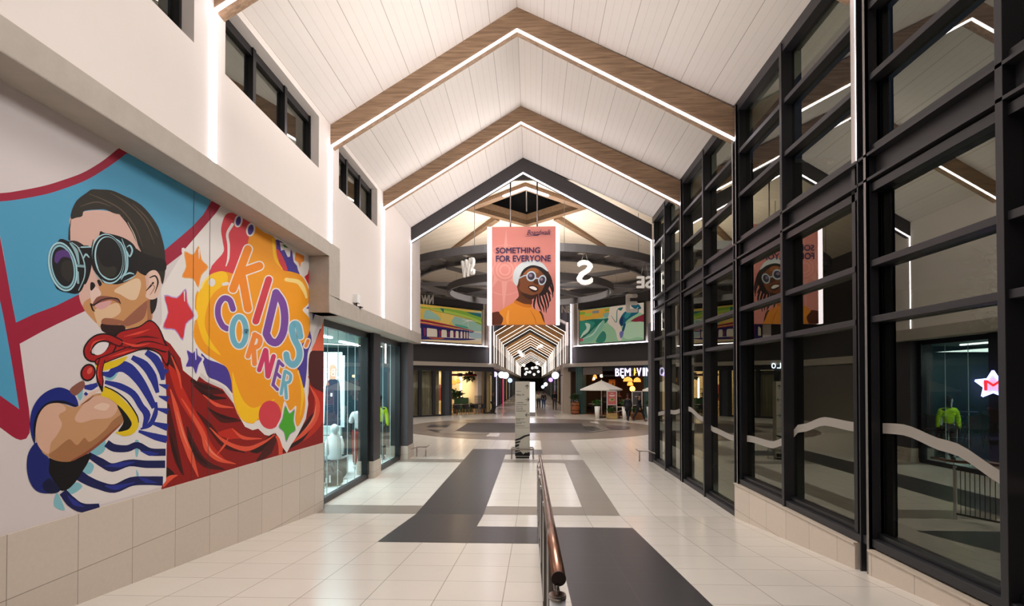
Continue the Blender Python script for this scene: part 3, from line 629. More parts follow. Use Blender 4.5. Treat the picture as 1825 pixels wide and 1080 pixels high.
    a.shape('#c01c34', Cs((785, 455), (795, 488), (815, 495), (808, 540), (812, 575), (790, 600), (776, 556), (757, 520), (775, 505)), 0)
    a.shape(W_, Cs((830, 620), (750, 690), (800, 730), (790, 830), (815, 760), (840, 700)), 0); a.shape(PU, Cs((815, 645), (765, 690), (812, 692)), 0); a.shape(PU, Cs((825, 690), (800, 720), (802, 755)), 0)
    for x, y in ((118, 600), (196, 372), (178, 912)): a.line(W_, Cs((x - 3, y), (x - 2, y + 50)), [7, 4])
    # lettering
    IV = '#efe6e0'
    def letter(col, w, *strokes, f=Cs):
        for o, ww in ((IV, w + 13), (col, w)):
            for s in strokes: a.line(o, f(*s), ww, True, len(s) > 3)
    letter('#f58d22', 43, [(455, 372), (375, 585)], [(516, 462), (408, 500)], [(420, 500), (455, 690)])
    letter('#d4414e', 37, [(566, 535), (497, 757)])
    letter('#7b4ba0', 40, [(605, 605), (553, 822)], [(605, 605), (640, 660), (652, 740), (642, 820), (610, 870), (575, 862), (553, 825)])
    letter(LB_, 33, [(735, 838), (722, 780), (700, 772), (690, 800), (702, 850), (728, 905), (728, 955), (700, 992), (668, 970), (660, 935)])
    letter('#f08c2a', 18, [(776, 862), (765, 890)])
    letter('#7b4ba0', 31, [(375, 692), (358, 645), (325, 635), (298, 672), (296, 730), (318, 780), (342, 797)])
    letter(LB_, 29, [ (408 + 37 * math.cos(t), 812 + 78 * math.sin(t)) for t in [2 * PI * k / 16 for k in range(17)]])
    letter('#f58d3a', 26, [(492, 828), (455, 945)], [(490, 828), (520, 850), (510, 890), (472, 900)], [(486, 905), (490, 985)])
    letter('#d03c68', 25, [(548, 912), (515, 1018)], [(552, 915), (560, 1050)], [(592, 945), (562, 1052)])
    letter('#7b4ba0', 17, [(620, 250), (588, 378)], [(620, 252), (642, 275)], [(604, 312), (628, 336)], [(590, 378), (612, 402)], f=Ds)
    letter(LB_, 17, [(653, 305), (632, 425)], [(655, 305), (682, 325), (676, 360), (646, 368)], [(655, 372), (660, 448)], f=Ds)
    # shirt shading and stripes
    NV, CY_ = '#25318c', '#82bcc8'
    a.shape('#e2dbd8', Bs((520, 170), (600, 140), (700, 110), (840, 105), (880, 200), (893, 400), (888, 800), (860, 835), (430, 958), (320, 890), (440, 640), (600, 500), (440, 330), (430, 290)), 0)
    for q in ([(555, 575), (480, 640), (520, 665), (560, 635)], [(470, 700), (440, 748), (480, 765), (502, 722)], [(405, 808), (362, 850), (385, 872), (440, 832)], [(302, 865), (288, 935), (345, 958), (325, 900)], [(720, 590), (725, 670), (738, 660), (742, 590)], [(728, 740), (730, 780), (742, 770)], [(410, 320), (425, 370), (440, 350), (440, 300)], [(600, 205), (560, 250), (600, 262), (630, 220)]): a.shape(CY_, Bs(*q), 1)
    for w, p in [([20, 60, 62, 50, 40, 30], [(580, 232), (640, 190), (690, 205), (745, 265), (790, 340), (825, 410)]), ([26, 46, 46, 20], [(705, 140), (770, 180), (815, 245), (842, 330)]),
                 ([30, 44, 38, 20], [(780, 112), (830, 150), (862, 210), (870, 262)]), ([20, 34, 36, 34, 40, 14], [(560, 272), (640, 295), (710, 335), (752, 400), (785, 450), (765, 520)]),
                 ([20, 34, 20], [(450, 300), (485, 300), (520, 285)]), ([14, 36, 20], [(535, 225), (585, 232), (615, 215)]), ([10, 26, 26, 8], [(835, 380), (830, 440), (800, 500), (750, 525)]),
                 ([16, 16], [(452, 330), (475, 350)])]: a.line(NV, Bs(*p), w, False)
    for w, p in [([6, 24], [(858, 205), (898, 218)]), ([6, 30], [(850, 285), (898, 300)]), ([6, 34], [(848, 348), (898, 364)]), ([10, 34], [(838, 415), (898, 430)]), ([12, 40], [(800, 488), (895, 515)]), ([10, 16], [(862, 110), (880, 140)]),
                 ([14, 36, 40], [(740, 535), (830, 565), (892, 580)])]: a.line(NV, Bs(*p), w, False)
    for w, p in [([40, 42, 36, 34, 40, 38], [(568, 600), (610, 625), (680, 628), (735, 610), (800, 645), (885, 648)]), ([30, 44, 46, 36, 40, 40], [(470, 660), (540, 702), (600, 730), (690, 705), (780, 712), (882, 712)]),
                 ([60, 50, 44, 46, 48, 46, 50], [(400, 755), (460, 795), (530, 825), (610, 842), (700, 805), (790, 800), (870, 802)]), ([44, 56, 50, 20], [(335, 860), (380, 912), (440, 945), (530, 932)])]:
        a.line('#141a52', Bs(*p), w, False)
    for w, p in [([4, 28, 4], [(560, 722), (640, 716), (720, 700)]), ([4, 28, 4], [(560, 828), (620, 836), (720, 808)]), ([4, 26, 4], [(750, 640), (800, 655), (850, 655)]), ([4, 24, 4], [(740, 780), (780, 800), (840, 812)]), ([4, 28, 4], [(360, 880), (400, 920), (450, 940)])]: a.line(NV, Bs(*p), w, False)
    # gloves and arm
    a.shape('#070709', Bs((262, 680), (380, 690), (482, 652), (470, 700), (440, 750), (400, 810), (350, 852), (300, 842), (262, 790)))
    a.shape('#14226e', Bs((195, 595), (152, 650), (142, 730), (160, 810), (200, 858), (260, 868), (320, 852), (285, 800), (260, 750), (262, 685), (225, 650)))
    a.shape('#08103a', Bs((225, 830), (260, 868), (320, 852), (270, 790), (240, 800)))
    a.shape('#15247c', Bs((185, 605), (163, 540), (163, 450), (190, 380), (240, 328), (310, 301), (370, 318), (405, 355), (418, 400), (395, 405), (340, 388), (270, 390), (218, 425), (192, 480), (186, 540)))
    a.line('#06081c', Bs((183, 590), (185, 500), (215, 425), (270, 385), (340, 380), (408, 402)), [6, 14, 16, 18, 14, 6])
    a.shape('#8a5548', Bs((372, 312), (440, 265), (450, 300), (402, 345)))
    a.shape('#c5946a', Bs((188, 530), (205, 450), (250, 395), (320, 385), (390, 408), (440, 385), (480, 350), (530, 332), (580, 350), (625, 385), (650, 440), (657, 485), (600, 545), (520, 602), (440, 665), (372, 698), (290, 690), (230, 650), (195, 595)))
    a.shape('#a4714a', Bs((258, 665), (300, 630), (335, 600), (372, 578), (410, 610), (450, 570), (480, 592), (560, 530), (600, 480), (655, 445), (657, 485), (600, 545), (520, 602), (440, 665), (372, 698), (300, 692)))
    a.line('#8c4a34', Bs((640, 500), (560, 575), (470, 645), (380, 694)), [4, 14, 14, 6])
    a.shape('#d8ad95', Bs((189, 530), (206, 450), (250, 396), (320, 387), (352, 420), (312, 450), (330, 500), (300, 560), (270, 600), (258, 655), (215, 630), (195, 590)))
    a.shape('#d8ad95', Bs((398, 468), (435, 405), (480, 360), (540, 345), (600, 375), (628, 412), (590, 462), (500, 472), (430, 490)))
    a.shape('#e6c6b0', Bs((500, 410), (540, 385), (585, 395), (560, 425))); a.line('#7a4a34', Bs((430, 395), (470, 370), (500, 345)), [3, 8, 3]); a.line('#e0c0ae', Bs((420, 400), (480, 340), (540, 310)), [4, 20, 8])
    a.shape('#0c0c0c', Bs((625, 395), (690, 440), (712, 500), (690, 535), (630, 540), (660, 480)))
    a.line('#e2c21c', Bs((545, 322), (600, 345), (655, 392), (700, 445), (722, 495), (700, 535), (660, 548), (618, 542)), [52, 44, 40, 40, 38, 34, 28, 6], False)
    a.line('#0a0a0a', Bs((558, 296), (620, 325), (680, 375), (730, 450), (740, 490)), [6, 7, 7, 7, 4], False)
    a.shape('#e2c21c', Bs((512, 178), (600, 160), (680, 135), (640, 180), (570, 208), (525, 212)))
    # head
    a.shape('#d9b2a4', Es((205, 330), (208, 250), (300, 213), (420, 205), (540, 235), (610, 300), (670, 420), (710, 500), (740, 620), (745, 800), (750, 960), (700, 985), (560, 1010), (470, 1010), (415, 990), (375, 945), (315, 880), (280, 830), (265, 770), (270, 700), (260, 560), (205, 410)))
    a.shape('#c8915f', Es((400, 690), (500, 690), (580, 670), (650, 600), (705, 640), (722, 780), (748, 800), (748, 955), (620, 992), (480, 990), (400, 975), (300, 870), (300, 820), (345, 790), (405, 770)))
    a.shape('#e2c4a2', Es((500, 742), (580, 690), (655, 660), (680, 700), (655, 790), (610, 805), (545, 770))); a.shape('#dfbb96', Es((370, 872), (440, 850), (520, 825), (545, 880), (500, 920), (430, 940), (405, 990), (380, 940)))
    a.shape('#98604a', Es((545, 965), (610, 900), (690, 830), (722, 812), (718, 870), (690, 935), (600, 978), (560, 975)), 1); a.shape('#a8704e', Es((720, 805), (748, 800), (750, 960), (722, 950)), 0)
    a.shape('#2a1210', Es((415, 962), (480, 972), (560, 975), (575, 1000), (545, 1045), (500, 1045), (420, 1012))); a.shape('#9c6248', Es((415, 960), (440, 925), (560, 945), (540, 968), (480, 972)))
    a.shape('#e3c4b8', Es((340, 700), (400, 735), (412, 770), (380, 790), (350, 830), (340, 760)))
    a.shape('#8a5244', Es((358, 830), (385, 788), (430, 778), (500, 790), (545, 830), (480, 805), (420, 820), (372, 850))); a.shape('#d8a2a0', Es((368, 845), (420, 818), (482, 812), (455, 850), (410, 868)))
    a.line('#140a0a', Es((342, 830), (365, 838), (415, 805), (480, 792), (525, 800), (545, 832)), [6, 8, 6, 6, 8, 3]); a.line('#140a0a', Es((345, 835), (358, 872), (372, 880)), [10, 8, 3])
    for q in ([(340, 730), (343, 690), (362, 688), (374, 712), (350, 742)], [(386, 676), (402, 670), (418, 698), (402, 712)]): a.shape('#120a0a', Es(*q))
    HR = '#2b261e'
    a.shape(HR, Es((212, 262), (215, 212), (250, 140), (320, 85), (350, 66), (400, 66), (480, 72), (560, 105), (680, 170), (780, 290), (822, 400), (840, 500), (840, 620), (822, 700), (800, 640), (760, 605), (722, 625), (700, 560), (682, 490), (640, 400), (590, 290), (540, 235), (520, 230), (490, 222), (440, 200), (380, 200), (300, 210), (285, 245), (245, 255)))
    a.shape(HR, Es((214, 250), (205, 330), (207, 412), (193, 402), (196, 330)), 0); a.shape('#241e18', Es((742, 800), (786, 785), (778, 860), (748, 897)))
    a.shape('#2a1c1c', Es((205, 412), (250, 412), (300, 445), (250, 450)))
    for p in ([(330, 95), (440, 140), (550, 205), (640, 320), (690, 450)], [(470, 85), (590, 160), (700, 270), (770, 430)], [(560, 250), (640, 380), (680, 480)], [(620, 160), (720, 260), (790, 380)], [(270, 180), (380, 150), (480, 180)]):
        a.line('#5a4c3c', Es(*p), [2, 7, 6, 2], False)
    a.line('#0e0c0a', Es((540, 235), (610, 320), (660, 420), (695, 500)), [3, 8, 8, 3]); a.line('#d8c8b8', Es((590, 285), (635, 370), (665, 470)), [2, 4, 2])
    a.shape('#e3c2b0', Es((728, 618), (770, 604), (803, 640), (812, 700), (792, 780), (752, 802), (714, 788), (712, 760), (732, 700)))
    a.line('#1c1212', Es((738, 655), (775, 645), (792, 690), (770, 760)), [6, 9, 9, 3]); a.line('#1c1212', Es((760, 690), (742, 712), (715, 742)), [10, 9, 4]); a.line('#b98a70', Es((750, 700), (770, 720), (740, 770)), [5, 7, 4])
    a.shape('#12100e', Es((620, 455), (690, 490), (760, 515), (840, 540), (840, 610), (760, 605), (722, 625), (705, 640), (640, 590)))
    # goggles
    a.shape('#101014', Es((120, 418), (200, 415), (245, 440), (290, 540), (318, 560), (310, 660), (272, 752), (200, 757), (100, 700)))
    a.shape('#0c0c0e', Es((268, 455), (340, 448), (352, 530), (335, 640), (300, 700), (285, 560)))
    a.line('#8fb4ba', Es((205, 425), (245, 480), (262, 560)), [8, 20, 10]); a.line('#7ea4aa', Es((250, 575), (298, 580)), 14); a.line('#9cc4cc', Es((215, 420), (262, 460), (300, 560), (300, 650), (262, 740)), [4, 6, 7, 6, 4]); a.line('#8fb4ba', Es((255, 620), (258, 690)), 12)
    a.line('#a9d3dc', Es((278, 452), (345, 450)), 7); a.line('#9cc4cc', Es((292, 530), (310, 500), (332, 520)), [5, 12, 5])
    a.shape('#a9d3dc', ell(*E(155, 582), 76, 134, -12)); a.shape('#0e0e12', ell(*E(156, 582), 66, 124, -12)); a.shape('#8fc0cc', ell(*E(156, 582), 63, 119, -12)); a.shape('#17151a', ell(*E(156, 582), 55, 108, -12))
    a.shape('#55357a', Es((110, 490), (150, 470), (190, 480), (212, 530), (190, 520), (150, 520), (118, 560), (100, 540))); a.shape('#2a2822', Es((150, 560), (200, 540), (225, 600), (200, 680), (150, 640)))
    a.shape('#0d0d10', Es((400, 370), (440, 358), (560, 388), (640, 450), (657, 560), (640, 640), (560, 690), (480, 697), (400, 650)))
    for w, p in [([3, 7, 8, 6, 3], [(475, 378), (545, 425), (575, 520), (570, 620), (510, 685)]), ([3, 8, 8, 3], [(550, 395), (585, 500), (585, 600), (545, 670)]), ([4, 9, 9, 4], [(585, 450), (605, 440), (620, 475), (602, 515), (585, 480)]), ([4, 10, 4], [(560, 645), (600, 625), (632, 632)]), ([3, 7, 3], [(560, 682), (610, 660), (640, 640)])]: a.line('#9fcbd6', Es(*p), w)
    a.shape('#a9d3dc', ell(*E(455, 530), 88, 135, -8)); a.shape('#0c0c0e', ell(*E(458, 528), 84, 128, -8)); a.shape('#a9d3dc', ell(*E(462, 526), 75, 118, -8)); a.shape('#100e0e', ell(*E(466, 524), 70, 112, -8))
    a.shape('#2c2a22', Es((385, 500), (410, 560), (450, 585), (495, 580), (515, 600), (500, 645), (440, 650), (395, 600))); a.line('#0c0c0e', Es((360, 400), (345, 500), (365, 600), (430, 690)), [2, 8, 8, 3])
    # scarf
    RC, RC2 = '#a81a1a', '#5a0e0e'
    a.shape('#14080a', Bs((605, 40), (640, 0), (740, -25), (800, -60), (850, -20), (885, 60), (905, 110), (897, 190), (850, 125), (780, 100), (700, 116), (600, 150), (545, 125)))
    a.shape(RC, Bs((612, 42), (645, 6), (740, -18), (800, -52), (845, -15), (875, 60), (897, 110), (890, 175), (850, 117), (780, 90), (700, 106), (600, 140), (560, 122)))
    a.line('#14080a', Bs((635, 62), (570, 35), (510, 45), (468, 95), (478, 138), (530, 142), (580, 112), (600, 80)), 46); a.line(RC, Bs((635, 62), (570, 35), (510, 45), (468, 95), (478, 138), (530, 142), (580, 112), (600, 80)), 30)
    a.shape('#e6dedd', Bs((500, 118), (505, 80), (540, 60), (580, 68), (560, 108), (525, 128)))
    a.line('#14080a', Bs((525, 165), (600, 135), (700, 98), (790, 72), (880, 95)), 40); a.line(RC, Bs((525, 165), (600, 135), (700, 98), (790, 72), (890, 95)), 28)
    a.shape('#14080a', ell(*B(470, 222), 40, 48, 20)); a.shape('#b02020', ell(*B(470, 222), 31, 38, 20)); a.shape('#d85a4a', ell(*B(478, 212), 12, 20, 30))
    a.line('#14080a', Bs((545, 150), (530, 215), (535, 270), (545, 325)), [34, 36, 38, 6], False); a.line(RC, Bs((545, 150), (530, 215), (535, 260), (543, 295)), [24, 26, 24, 4], False)
    for w, p in [([2, 14, 2], [(640, 55), (720, 78), (800, 66)]), ([2, 10, 2], [(580, 140), (660, 116), (720, 98)]), ([2, 10, 2], [(480, 110), (500, 62), (560, 42)]), ([2, 12, 2], [(660, 30), (740, 10), (800, -10)]), ([2, 8, 2], [(530, 180), (522, 230), (530, 260)])]: a.line('#df4a38', Bs(*p), w, False)
    for w, p in [([2, 12, 2], [(640, 80), (720, 92), (790, 84)]), ([2, 12, 2], [(700, 40), (780, 30), (850, 40)]), ([2, 8, 2], [(560, 50), (600, 70), (640, 85)])]: a.line(RC2, Bs(*p), w, False)
    # joints between the wall panels
    for x in (165, 252): 
        p = a.crop(290, 320, 3).P(x, 200); y = p.y; zz = X0 + .00006 * (max(q[4] for q in a.boxes) + 2)
        a.mb.add([(zz, y - .004, 1.25), (zz, y + .004, 1.25), (zz, y + .004, 4.65), (zz, y - .004, 4.65)], [(0, 1, 2, 3)], mat('panel_joint', '#4a4444', .8))
    o = a.mb.build('wall_mural'); tag(o, "painted wall mural of a caped boy in goggles beside the words KIDS' CORNER", 'mural'); return o
mural()
# ================================================================ HANGING BANNER
def banner():
    y = 16.75; tl, br = onY(876.5, 404.5, y), onY(991, 578.5, y)
    x0, x1, z1, z0 = tl.x, br.x, tl.z, br.z
    g = thing('hanging_banner', 'large pink hanging banner with the words SOMETHING FOR EVERYONE and a laughing man', 'banner', ((x0 + x1) / 2, y, z0)); o = Vector(g.location)
    b = MB(); b.box(x0 - o.x, x1 - o.x, .005, .17, 0, z1 - z0, mat('banner_back', '#c9776c', .6)); b.build('panel', g)
    for s, xa, xb in ((-1, x0 - .14, x0), (1, x1, x1 + .11)):
        l = MB(); l.box(xa - o.x, xb - o.x, .0, .17, .0, z1 - z0, led_mat('banner_light', '#fbeeff', 2.6)); l.build('side_light', g)
    for px in (909.5, 957.5):
        p = onY(px, 404, y); r = MB(); r.tube([(p.x - o.x, .08, z1 - z0), (p.x - o.x, .08, 8.95 - o.z)], .022, M['steel'], 8); r.build('hanging_rod', g); r = MB(); r.box(p.x - o.x - .03, p.x - o.x + .03, -.26, .14, 8.74 - o.z, 8.8 - o.z, M['dark']); r.build('bracket', g)
    clip = lambda p: Vector((min(max(p.x, x0), x1), p.y, min(max(p.z, z0), z1)))
    a = Art((0, y, 0), (0, -1, 0), step=.00012, clip=clip, rough=.5, emit=.06).crop(860, 390, 5.4)
    BG, LT, NV = '#d98a80', '#e29c91', '#2a1a4c'
    a.shape(BG, [(0, 0), (800, 0), (800, 1080), (0, 1080)], 0)
    for r, w in ((48, 16), (80, 14), (112, 8), (240, 7)):
        a.line(LT, ell(215, 492, r, r, n=32) + [(215 + r, 492)], w, False, False)
    for k in range(8):
        t = math.radians(k * 45 + 2); L = 400 if k % 2 == 0 else 260
        c, s = math.cos(t), math.sin(t); a.shape(LT, [(215 + 115 * c - 28 * s, 492 + 115 * s + 28 * c), (215 + L * c, 492 + L * s), (215 + 115 * c + 28 * s, 492 + 115 * s - 28 * c)], 0)
    # figure
    def dread(pts, w): a.line('#241410', pts, w, False)
    for p in ([(600, 500), (640, 540), (670, 600)], [(610, 520), (655, 590), (678, 660), (684, 705)], [(600, 560), (650, 640), (672, 700), (676, 760)], [(590, 600), (630, 700), (650, 780), (640, 800)], [(580, 640), (610, 740), (632, 820), (628, 865)],
              [(560, 680), (590, 770), (610, 850), (612, 905)], [(545, 700), (560, 790), (585, 850), (592, 900)], [(530, 720), (535, 800), (555, 860), (570, 890)], [(520, 720), (500, 790), (495, 840), (505, 870)], [(560, 560), (600, 640), (640, 700), (660, 730)], [(620, 560), (660, 620), (668, 640)]):
        dread(p, [16, 20, 16, 5])
    a.shape('#241410', [(520, 450), (580, 450), (630, 500), (650, 580), (640, 660), (610, 720), (560, 740), (540, 700), (580, 600)])
    a.shape('#5b3018', [(335, 640), (350, 740), (318, 790), (400, 825), (468, 828), (475, 770), (440, 720)])
    a.shape('#7a4526', [(345, 560), (365, 510), (420, 470), (500, 455), (565, 490), (605, 560), (600, 625), (572, 690), (530, 735), (480, 770), (430, 760), (385, 725), (350, 665)])
    a.shape('#96592f', [(390, 500), (450, 475), (520, 480), (540, 520), (470, 520), (410, 545)]); a.shape('#3a1c0e', [(345, 640), (370, 700), (420, 720), (480, 735), (540, 720), (480, 775), (425, 765), (375, 720)]); a.shape('#5a2d16', [(325, 590), (350, 575), (362, 620), (350, 660), (332, 630)])
    a.shape('#ccd2d4', [(296, 600), (292, 550), (315, 480), (370, 428), (440, 403), (520, 402), (580, 430), (620, 480), (628, 508), (570, 470), (490, 448), (430, 462), (385, 500), (355, 560), (335, 640), (312, 630)])
    a.shape('#1e120e', [(430, 462), (490, 446), (570, 468), (615, 510), (600, 540), (520, 475), (450, 480), (400, 520), (370, 560), (385, 500)])
    a.line('#b8c8d2', [(350, 572), (400, 548), (430, 542)], [10, 10, 8]); 
    for cx, cy, rx, ry in ((468, 553, 47, 50), (574, 590, 38, 50)): a.shape('#bccbd6', ell(cx, cy, rx, ry, 20)); a.shape('#3c3040', ell(cx, cy, rx * .72, ry * .72, 20)); a.shape('#8a7a90', ell(cx - 6, cy - 8, rx * .35, ry * .3, 20))
    a.line('#bccbd6', [(505, 570), (540, 575)], 12)
    a.shape('#4a2412', [(500, 590), (530, 590), (540, 630), (505, 625), (490, 612)])
    a.shape('#2a100c', [(440, 652), (480, 640), (530, 660), (532, 690), (500, 705), (460, 685)]); a.shape('#efe6e0', [(450, 656), (490, 650), (524, 672), (512, 688), (470, 674)], 1)
    a.shape('#5a2a16', [(60, 930), (120, 896), (170, 900), (205, 960), (205, 1080), (60, 1080)]); a.shape('#55290f', [(545, 895), (585, 930), (604, 1080), (560, 1080)])
    a.shape('#e08a2c', [(200, 1080), (200, 960), (160, 896), (230, 845), (298, 805), (318, 785), (400, 818), (462, 826), (482, 862), (540, 890), (575, 960), (588, 1080)])
    a.shape('#c8721e', [(318, 785), (400, 818), (462, 826), (470, 850), (400, 850), (310, 810)]); a.line('#f0a04a', [(250, 880), (240, 960), (245, 1020)], [10, 30, 10], False); a.line('#c8721e', [(460, 880), (500, 950), (520, 1030)], [4, 12, 4], False)
    art = a.mb.build('printed_picture'); art.parent = g; art.matrix_parent_inverse = Matrix.Translation(-o)
    t = MB(); nv = mat('banner_navy', NV, .6)
    def ln(body, x, yb, x2, yt, bold, sh=0, m=nv):
        p, q, r = onY(860 + x / 5.4, 390 + yb / 5.4, y - .04), onY(860 + x2 / 5.4, 390 + yb / 5.4, y - .04), onY(860 + x / 5.4, 390 + yt / 5.4, y - .04)
        text_into(t, body, 1, m, p - o, (1, 0, 0), (0, 0, 1), fit=(q.x - p.x, r.z - p.z), bold=bold, shear=sh)
    ln('SOMETHING', 130, 333, 552, 279, .022); ln('FOR EVERYONE', 130, 414, 655, 355, .022)
    t.build('lettering', g); t = MB()
    ln('Boardwalk', 425, 155, 660, 108, .0, .5); ln('MALL', 580, 154, 655, 142, .01)
    p = [onY(860 + u / 5.4, 390 + v / 5.4, y - .04) - o for u, v in ((395, 160), (420, 166), (470, 160), (520, 150), (565, 146), (530, 162), (480, 163), (425, 170))]; t.poly(p, nv)
    t.build('logo', g)
banner()
# ================================================================ PAINTINGS ON THE 45 DEGREE WALLS
def painting(side):
    nm = 'left' if side < 0 else 'right'
    n = Vector((-side * D45, -D45, 0)); off = .42
    p0 = wallpt(side, 3, 6, off)
    s0, s1, z0, z1 = 1.55, 7.1, 5.22, 7.72
    def clip(p):
        s = ((p.x - CX) * side - 2.85 + off * D45) / D45; s = min(max(s, s0), s1); return wallpt(side, s, min(max(p.z, z0), z1), off)
    g = thing('painting', ('framed painting of a red and blue pier on yellow sand above the left shops' if side < 0 else 'framed painting of a green breaking wave with a surfer above the right shops'), 'painting', wallpt(side, s0, z0, off)); o = Vector(g.location)
    f = MB(); f.prism([wallpt(side, a_, b_, off - .01) - o for a_, b_ in ((s0 - .06, z0 - .06), (s1 + .06, z0 - .06), (s1 + .06, z1 + .06), (s0 - .06, z1 + .06))], (0, 0, 0), -n * .12, M['black']); f.build('frame', g)
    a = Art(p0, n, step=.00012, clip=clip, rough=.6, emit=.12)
    if side < 0:
        a.crop(720, 520, 6.75)
        a.shape('#f0cf62', [(-600, 0), (1000, 0), (1000, 760), (-600, 760)], 0)
        for q in ([(270, 215), (400, 280), (440, 340), (330, 330), (240, 320)], [(580, 290), (920, 380), (920, 500), (700, 470), (600, 410), (570, 330)], [(-200, 180), (100, 200), (150, 330), (-200, 300)]): a.shape('#a8d2c2', q)
        a.shape('#f6d878', [(440, 220), (600, 280), (560, 360), (520, 420), (430, 380), (460, 300)]); a.shape('#8ec04a', [(-200, 120), (280, 190), (500, 200), (750, 240), (930, 300), (930, 400), (760, 320), (560, 270), (380, 220), (200, 195), (-200, 160)])
        a.shape('#b6d860', [(300, 195), (560, 235), (800, 300), (930, 360), (930, 385), (760, 315), (520, 262)]); a.line('#a08a3a', [(300, 215), (520, 262), (760, 318), (920, 385)], 5, False)
        a.shape('#2a7a80', [(430, 195), (480, 205), (478, 255)], 0); a.shape('#2a7a80', [(740, 240), (930, 260), (930, 310), (820, 275)], 0); a.shape('#bcdce0', [(800, 230), (930, 245), (930, 262)], 0)
        a.shape('#5fb39a', [(620, 390), (760, 420), (770, 445), (640, 420)]); a.line('#f4f2e4', [(700, 330), (760, 345), (830, 340)], [4, 10, 3]); a.line('#f4f2e4', [(700, 380), (780, 350), (890, 360)], [3, 8, 3]); a.line('#f4f2e4', [(770, 350), (775, 440)], 4)
        a.shape('#f4ead8', [(-300, 430), (200, 430), (930, 480), (930, 640), (-300, 640)], 0); a.shape('#b8d2d8', [(780, 490), (930, 500), (930, 560), (800, 550)])
        a.shape('#2d2a6c', [(-300, 340), (210, 370), (400, 400), (780, 475), (850, 480), (820, 492), (720, 480), (400, 450), (200, 425), (-300, 420)], 0)
        a.line('#c63a44', [(-300, 300), (200, 345), (400, 380), (600, 420), (840, 475)], [30, 30, 26, 18, 8], False); a.line('#d8505a', [(-300, 330), (200, 375), (400, 410), (700, 460)], [14, 14, 12, 6], False)
        a.line('#2a1c3c', [(-300, 310), (200, 352), (400, 385), (640, 430)], [3, 4, 4, 3], False)
        for x in range(215, 640, 26): a.shape('#3a2450' if x % 52 else '#f0c080', [(x, 340 + (x - 200) * .2), (x + 12, 342 + (x - 200) * .2), (x + 12, 352 + (x - 200) * .2), (x, 350 + (x - 200) * .2)], 0)
        for i, (x, w, y0, y1) in enumerate(((-140, 70, 360, 540), (30, 60, 380, 540), (240, 70, 400, 540), (425, 50, 430, 545), (535, 38, 445, 548), (608, 26, 450, 552), (668, 22, 455, 556), (712, 18, 458, 560), (745, 14, 462, 562), (772, 12, 466, 565))):
            a.shape('#2d2a6c', [(x - w * .75, y0), (x + w * .75, y0), (x + w / 2, y0 + 45), (x + w / 2, y1), (x - w / 2, y1), (x - w / 2, y0 + 45)], 0); a.shape('#a8323e' if i % 2 else '#8a3a6a', [(x - w * .1, y0 + 30), (x + w * .35, y0 + 40), (x + w * .35, y1 - 20), (x, y1)], 0)
        a.shape('#3a3070', [(-300, 540), (280, 540), (560, 555), (860, 568), (700, 585), (300, 575), (-300, 570)]); a.shape('#c0603a', [(300, 548), (480, 556), (440, 570), (340, 566)])
        a.shape('#f4dcb0', [(-300, 575), (400, 582), (930, 600), (930, 660), (-300, 660)])
    else:
        a.crop(1000, 520, 7.715)
        a.shape('#a6d8b0', [(0, 0), (1400, 0), (1400, 800), (0, 800)], 0)
        a.shape('#f0b84a', [(230, 260), (700, 220), (690, 330), (480, 370), (230, 420)], 0)
        for i, q in enumerate(([(240, 280), (330, 275), (330, 310), (240, 320)], [(430, 265), (520, 255), (520, 290), (430, 300)], [(330, 300), (430, 290), (420, 330), (320, 335)], [(600, 245), (690, 235), (690, 260), (600, 270)])): a.shape(('#8ec04a', '#8c9aa0', '#b8d860', '#8ec04a')[i], q, 0)
        a.shape('#8cc0b0', [(590, 300), (660, 290), (650, 360), (580, 340)])
        a.shape('#f2e8dc', [(690, 200), (900, 180), (1200, 120), (1200, 300), (960, 260), (880, 300), (820, 420), (840, 560), (830, 660), (780, 660), (740, 520), (640, 420), (660, 300)])
        a.shape('#1f7a6a', [(230, 440), (400, 380), (560, 375), (650, 365), (620, 420), (540, 470), (470, 560), (380, 620), (300, 660), (230, 680)])
        a.shape('#3a9a84', [(230, 420), (330, 400), (460, 420), (420, 500), (330, 560), (250, 600)]); a.shape('#d4f0dc', [(330, 430), (400, 450), (380, 540), (310, 600), (260, 640), (300, 560), (350, 500)])
        a.shape('#8fd0b4', [(400, 560), (520, 440), (600, 400), (560, 520), (480, 620), (400, 690), (250, 700)]); a.line('#d8f2e2', [(280, 650), (430, 590), (530, 450), (590, 380)], [4, 14, 10, 3], False); a.line('#2a7a6c', [(300, 600), (420, 560), (500, 460), (560, 400)], [3, 8, 8, 3], False)
        a.shape('#3a8f7c', [(480, 690), (520, 600), (580, 540), (620, 600), (590, 690)]); a.line('#2f8472', [(690, 330), (760, 420), (770, 260), (820, 220)], [4, 12, 10, 4], False)
        a.shape('#9a3046', [(960, 400), (1060, 340), (1200, 300), (1200, 430), (1000, 410)]); a.shape('#c6eccc', [(880, 470), (960, 420), (1200, 430), (1200, 640), (1060, 620), (940, 650), (860, 620)])
        a.shape('#1c6c86', [(810, 370), (860, 290), (930, 245), (1000, 260), (1060, 230), (1060, 290), (980, 340), (900, 400), (870, 450), (830, 470), (800, 430)]); a.shape('#3fa0a8', [(870, 330), (930, 270), (960, 300), (900, 370)]); a.shape('#1a3c6a', [(810, 380), (850, 340), (850, 440), (820, 470)])
        a.shape('#22587a', [(860, 450), (890, 440), (870, 520), (850, 560), (835, 540)]); a.shape('#7a7ec0', [(805, 560), (840, 540), (860, 570), (830, 640), (810, 620)]); a.shape('#2a7a80', [(780, 230), (850, 215), (820, 260)]); a.shape('#1c6c86', [(960, 190), (1060, 170), (1100, 230), (1030, 240)])
